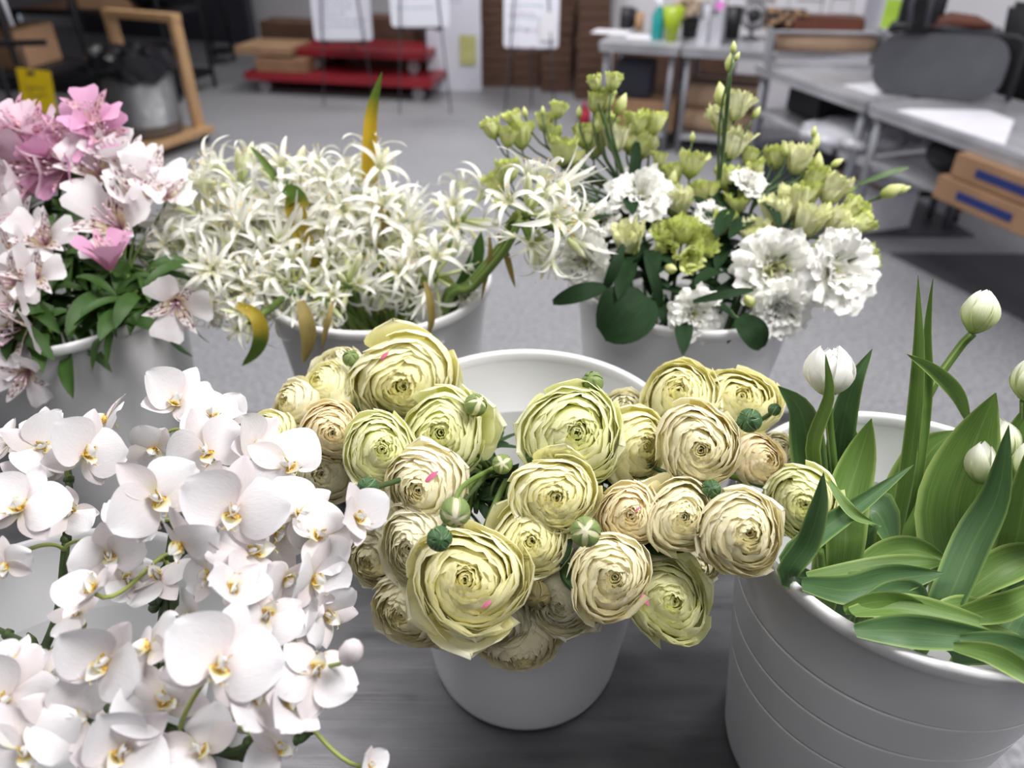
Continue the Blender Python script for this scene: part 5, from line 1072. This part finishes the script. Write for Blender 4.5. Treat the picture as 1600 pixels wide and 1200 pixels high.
for i, (lb, heads) in enumerate(LIS):
    rnd = random.Random(700 + i); t = thing('lisianthus', lb, 'flower', BL, 0, 'lisianthus stems')
    H = []
    if i not in (4, 6) and heads[0][3] != 'w':
        for hx, hy, hs, hk, ha, hb in list(heads)[:4]: heads.append((hx + rnd.uniform(-30, 30), hy + rnd.uniform(-6, 34), rnd.uniform(20, 36), rnd.choice('gggb'), ha + rnd.uniform(-.3, .3), hb))
    for (px, py, sz, kd, dx, dy) in heads:
        y = interp(YL, py) + rnd.uniform(-.012, .012); p = PY(px, py, y); s = sz * depth(p) / FPX
        n = (UPV * dy + RT * dx - FWD * (.35 if kd != 'w' else 1.0)).normalized()
        if kd == 'w': sc = s / 2.15; b = p; 
        elif kd == 'b': sc = s / 2.4; b = p - n * sc * 1.2
        else: sc = s / 1.85; b = p - n * sc * .9
        nm = 'flower_bud' if kd == 'b' else 'bloom'; o = ob(nm, rnd.choice(LH[kd]), t, b - BL, quat(n, rnd.uniform(0, 6.28)), sc); ob('sepals', SEP, o, sc=(.8 if kd != 'w' else .5))
        H.append((b, n, py))
    lowest = max(H, key=lambda h: h[2])[0]; cx = sum(h[0].x for h in H) / len(H); cy = sum(h[0].y for h in H) / len(H)
    c = Vector((B_LIS[0], B_LIS[1], 0)); d = Vector((cx, cy, 0)) - c; Lh = d.length
    if Lh > .08: d = d.normalized() * .08
    node = c + d; node.z = max(RIM + .01, min(lowest.z - .03, RIM + .07)); foot = c + d * .3; foot.z = TZ + .012
    mb = MB(); mb.tube([w - BL for w in bez(node, node - Vector((0, 0, .08)), foot + Vector((0, 0, .1)), foot, 8)], .0024, 7)
    for b, n, py in H:
        dist = (b - node).length; mb.tube([w - BL for w in bez(b, b - n * dist * .35, node + Vector((0, 0, dist * .35)), node, 10)], [.0011 + .00007 * k for k in range(11)], 6)
    ob('stem', mb.mesh('stem', M['lis_stem']), t)
    for k in range(7):
        u = k / 6; q = node + Vector((rnd.uniform(-.03, .03), rnd.uniform(-.04, .01), rnd.uniform(-.01, .03))); a = rnd.uniform(0, 6.28); L = rnd.uniform(.04, .065); lf = MB()
        dd = Vector((math.cos(a), math.sin(a) - .4, rnd.uniform(.1, .7))).normalized()
        strip(lf, [q - BL + dd * L * w / 8 + Vector((0, 0, -.03 * (w / 8) ** 2)) for w in range(9)], L * .34, side=Vector((0, 0, 1)), nv=4, fold=.2); ob('leaf', lf.mesh('leaf', M['lis_leaf']), t)
def disc_leaf(lb, px, py, y, w, h, dx, dy, mat='lis_leaf', tilt=0):
    p = PY(px, py, y); t = thing('lisianthus_leaf', lb, 'leaf', p, 0, 'large dark lisianthus leaves'); s = depth(p) / FPX; mb = MB(); d = (RT * dx + UPV * dy).normalized()
    strip(mb, [d * h * s * (k / 10 - .5) - FWD * .012 * math.sin(PI * k / 10) for k in range(11)], w * s, side=((CAM - p).normalized() + Vector((0, 0, .5))).normalized(), fold=.15, nv=6, roll=tilt, prof=lambda u: max(0, math.sin(PI * (.06 + .90 * u))) ** .6); ob('blade', mb.mesh('blade', M[mat]), t)
    st = MB(); c = Vector((B_LIS[0], B_LIS[1], 0)); e = c + (Vector((p.x, p.y, 0)) - c) * .5; e.z = RIM - .02; f = c.copy(); f.z = TZ + .05
    st.tube([w_ - p for w_ in smooth_path([p - d * h * s * .45 if dy > 0 else p + d * -h * s * .45, e, f], 10)], .0016, 6); ob('stem', st.mesh('stem', M['lis_stem']), t)
disc_leaf('broad round dark leaf hanging over the front left of the lisianthus rim', 975, 492, .715, 96, 92, -.6, -.5)
disc_leaf('dark leaf at the left of the lisianthus bucket under the spidery flowers', 905, 460, .73, 30, 86, -1, -.3)
disc_leaf('dark leaf tucked under the white bloom at the front right of the lisianthus rim', 1172, 520, .69, 44, 60, .6, -.8)
disc_leaf('dark leaf across the middle front of the lisianthus', 1130, 462, .70, 15, 96, 1, .2)
disc_leaf('dark upright leaf left of centre in the lisianthus', 958, 420, .75, 18, 84, .4, 1)
disc_leaf('dark leaf in the hollow below the central lime cluster', 1020, 440, .74, 18, 84, -.3, 1)
disc_leaf('long green leaf standing among the upper left lisianthus', 990, 262, .87, 18, 90, .1, 1)
disc_leaf('looped leaf at the tip of the far right lisianthus stalk', 1380, 275, .87, 10, 84, .9, .3, 'lis_stem')

# ================================================================== alstroemeria
M['al_white'] = petal_mat('alstroemeria_white', [(0, (.72, .52, .58)), (.3, (.90, .84, .87)), (1, (.93, .90, .92))], transl=.3, vein=.06, veinscale=10)
M['al_white_in'] = petal_mat('alstroemeria_streaked', [(0, (.75, .40, .55)), (.3, (.86, .76, .50)), (.6, (.91, .86, .84)), (1, (.92, .88, .90))], transl=.25, vein=.05, streak=((.18, .03, .06), .3, .92, 9))
M['al_pink'] = petal_mat('alstroemeria_pink', [(0, (.62, .22, .42)), (.4, (.78, .40, .62)), (1, (.80, .44, .66))], transl=.3, vein=.08, veinscale=10)
M['al_pink_in'] = petal_mat('alstroemeria_pink_streaked', [(0, (.70, .30, .48)), (.4, (.88, .66, .62)), (1, (.80, .46, .66))], transl=.25, vein=.05, streak=((.25, .04, .10), .3, .9, 9))
M['al_light'] = petal_mat('alstroemeria_light_pink', [(0, (.68, .34, .50)), (.4, (.84, .62, .74)), (1, (.86, .68, .78))], transl=.3, vein=.08, veinscale=10)
def al_floret(seed, opn=1.0):
    rnd = random.Random(seed); a = MB(); b = MB()
    for k in range(3): petal(a, 2.1, 1.5, 22, lerp(28, 78, opn) + rnd.uniform(-8, 8), 2 * PI * k / 3 + rnd.uniform(-.1, .1), p_fan, .12, .08, 4, (.08, 0), 9, 8, rnd=rnd, jag=.05)
    for k in range(3): petal(b, 2.15, .62, 18, lerp(24, 66, opn) + rnd.uniform(-8, 8), 2 * PI * (k + .5) / 3 + rnd.uniform(-.1, .1), p_ovate, .3, .03, 4, (.06, 0), 9, 5, rnd=rnd)
    st = MB()
    for k in range(6): az = k * 1.05; c, s = math.cos(az), math.sin(az); st.tube([(0, 0, .1), (.14 * c, .14 * s, .9), (.3 * c, .3 * s - .1, 1.5)], .03, 4); st.ball((.3 * c, .3 * s - .1, 1.53), .07, 5, 4)
    return a, b, st
ALF = []
for s, o in ((1, 1.0), (2, .8), (3, .45)):
    a, b, st = al_floret(s, o); ALF.append({'w': (a.mesh('outer_petals', M['al_white']), b.mesh('inner_petals', M['al_white_in'])), 'p': (a.mesh('outer_petals', M['al_pink']), b.mesh('inner_petals', M['al_pink_in'])), 'l': (a.mesh('outer_petals', M['al_light']), b.mesh('inner_petals', M['al_pink_in'])), 's': st.mesh('stamens', M['al_light'])})
YA = [(140, .90), (250, .86), (350, .78), (450, .69), (550, .64), (600, .62)]
# floret: px, py, size px, kind, openness, dx, dy
ALS = [
 ('pink alstroemeria stem, brightest and tallest at the left', [(142, 176, 82, 'p', 0, .2, .4), (108, 214, 92, 'p', 0, -.1, .1), (160, 206, 66, 'p', 1, .6, .2), (86, 262, 70, 'p', 2, -.2, -.5)]),
 ('light pink alstroemeria stem at the upper left edge', [(18, 196, 84, 'l', 1, -.3, .5), (52, 200, 60, 'l', 2, .2, .8), (2, 230, 66, 'l', 2, -.6, .2)]),
 ('pale pink alstroemeria with trumpet shaped blooms facing down left', [(46, 268, 82, 'l', 2, -.3, -.4), (78, 232, 56, 'l', 2, .1, .3), (14, 290, 62, 'w', 2, -.5, .0)]),
 ('white alstroemeria stem behind, beside the trash can base', [(150, 262, 92, 'w', 1, .1, .2), (200, 252, 84, 'w', 0, .3, .3), (238, 272, 76, 'w', 1, .5, .3), (176, 238, 60, 'w', 2, 0, .8)]),
 ('white alstroemeria with magenta throat standing forward in the middle', [(174, 345, 106, 'w', 1, .1, .1), (166, 396, 62, 'p', 2, .15, 1.4)]),
 ('white alstroemeria with heavy maroon streaks at the left edge', [(28, 352, 96, 'w', 0, -.2, .1), (66, 372, 76, 'w', 1, .4, .1), (-10, 320, 70, 'w', 1, -.3, .4)]),
 ('white alstroemeria with yellow streaked throat low at the left edge', [(14, 440, 104, 'w', 0, -.1, -.1), (52, 428, 82, 'w', 0, .4, .0), (6, 395, 78, 'w', 1, -.2, .3)]),
 ('white alstroemeria drooping over the front left of the rim', [(18, 520, 96, 'w', 2, -.1, -.5), (10, 480, 86, 'w', 1, -.3, -.2), (36, 590, 84, 'w', 0, .1, -.7)]),
 ('white alstroemeria hanging at the right side of its bucket', [(276, 478, 82, 'w', 1, .5, -.6), (214, 300, 70, 'w', 2, .4, .3), (262, 300, 60, 'w', 1, .6, .4)]),
]
BA = Vector((B_ALS[0], B_ALS[1], TZ + .01))
def al_leaf(t, q, rnd, L=None, up=.6):
    a = rnd.uniform(0, 6.28); L = L or rnd.uniform(.05, .085); lf = MB(); dd = Vector((math.cos(a), math.sin(a) - .3, up * rnd.uniform(.3, 1.3))).normalized()
    strip(lf, [q - BA + dd * L * w / 9 + Vector((0, 0, -.035 * (w / 9) ** 2)) for w in range(10)], L * .30, side=Vector((0, -.3, 1)).normalized(), nv=4, fold=.3, roll=rnd.uniform(-.6, .6)); ob('leaf', lf.mesh('leaf', M['leaf']), t)
for i, (lb, fl) in enumerate(ALS):
    rnd = random.Random(900 + i); t = thing('alstroemeria', lb, 'flower', BA, 0, 'alstroemeria stems'); H = []
    for px, py, sz, kd, vi, dx, dy in fl:
        p = PY(px, py, interp(YA, py)); s = sz * depth(p) / FPX / (3.1 if vi == 0 else 2.6 if vi == 1 else 2.1) * 1.05; n = (UPV * dy + RT * dx - FWD * .9 + Vector((0, 0, .15))).normalized(); b = p - n * s * .9; q = quat(n, rnd.uniform(0, 6.28))
        o, inn = ALF[vi][kd]; f = ob('floret', o, t, b - BA, q, s); ob('inner_petals', inn, f); ob('stamens', ALF[vi]['s'], f); H.append((b, n))
    cx = sum(h[0].x for h in H) / len(H); cy = sum(h[0].y for h in H) / len(H); cz = min(h[0].z for h in H)
    c = Vector((B_ALS[0], B_ALS[1], 0)); d = Vector((cx, cy, 0)) - c; Lh = d.length
    if Lh > .09: d = d.normalized() * .09
    node = c + d; node.z = max(RIM + .015, cz - .04); foot = c + d * .3; foot.z = TZ + .012
    mb = MB(); mb.tube([w - BA for w in bez(node, node - Vector((0, 0, .1)), foot + Vector((0, 0, .1)), foot, 8)], .0028, 7)
    for b, n in H:
        dist = (b - node).length; mb.tube([w - BA for w in bez(b, b - n * dist * .4, node + Vector((0, 0, dist * .3)), node, 9)], .0017, 6)
    ob('stem', mb.mesh('stem', M['stem']), t)
    for k in range(9): al_leaf(t, node + Vector((rnd.uniform(-.02, .02), rnd.uniform(-.03, .02), -rnd.uniform(-.02, max(.02, min(.12, node.z - RIM))))), rnd)
# leafy stems filling the mouth of the bucket
for i, (px, py) in enumerate([(60, 420), (110, 400), (150, 440), (200, 430), (110, 480), (170, 480), (215, 455), (60, 490), (130, 330), (240, 420), (90, 340), (180, 410), (20, 470), (80, 520)]):
    rnd = random.Random(950 + i); p = PY(px, py, min(.86, interp(YA, py) + .03)); t = thing('alstroemeria_shoot', 'leafy green alstroemeria shoot without flowers in the mouth of its bucket', 'plant', BA, 0, 'alstroemeria shoots')
    mb = MB(); c = into_bucket(p, B_ALS, .08); c.z = TZ + .02; m_ = into_bucket(p, B_ALS, .11); m_.z = RIM - .01; mb.tube([w - BA for w in smooth_path([p, m_, c], 10)], .002, 6); ob('stem', mb.mesh('stem', M['stem']), t)
    for k in range(7): al_leaf(t, p + Vector((rnd.uniform(-.015, .015), rnd.uniform(-.015, .015), rnd.uniform(-.03, .01))), rnd, L=rnd.uniform(.04, .07))
t = thing('alstroemeria_leaf', 'thin dark leaf hanging beside the right side of the alstroemeria bucket', 'leaf', PY(250, 500, .70)); o = PY(250, 500, .70); mb = MB()
strip(mb, [q - o for q in smooth_path([PY(245, 490, .70), PY(262, 525, .70), PY(280, 545, .70), PY(302, 558, .70)], 12)], .010, nv=2); ob('blade', mb.mesh('blade', M['leaf_dark']), t)
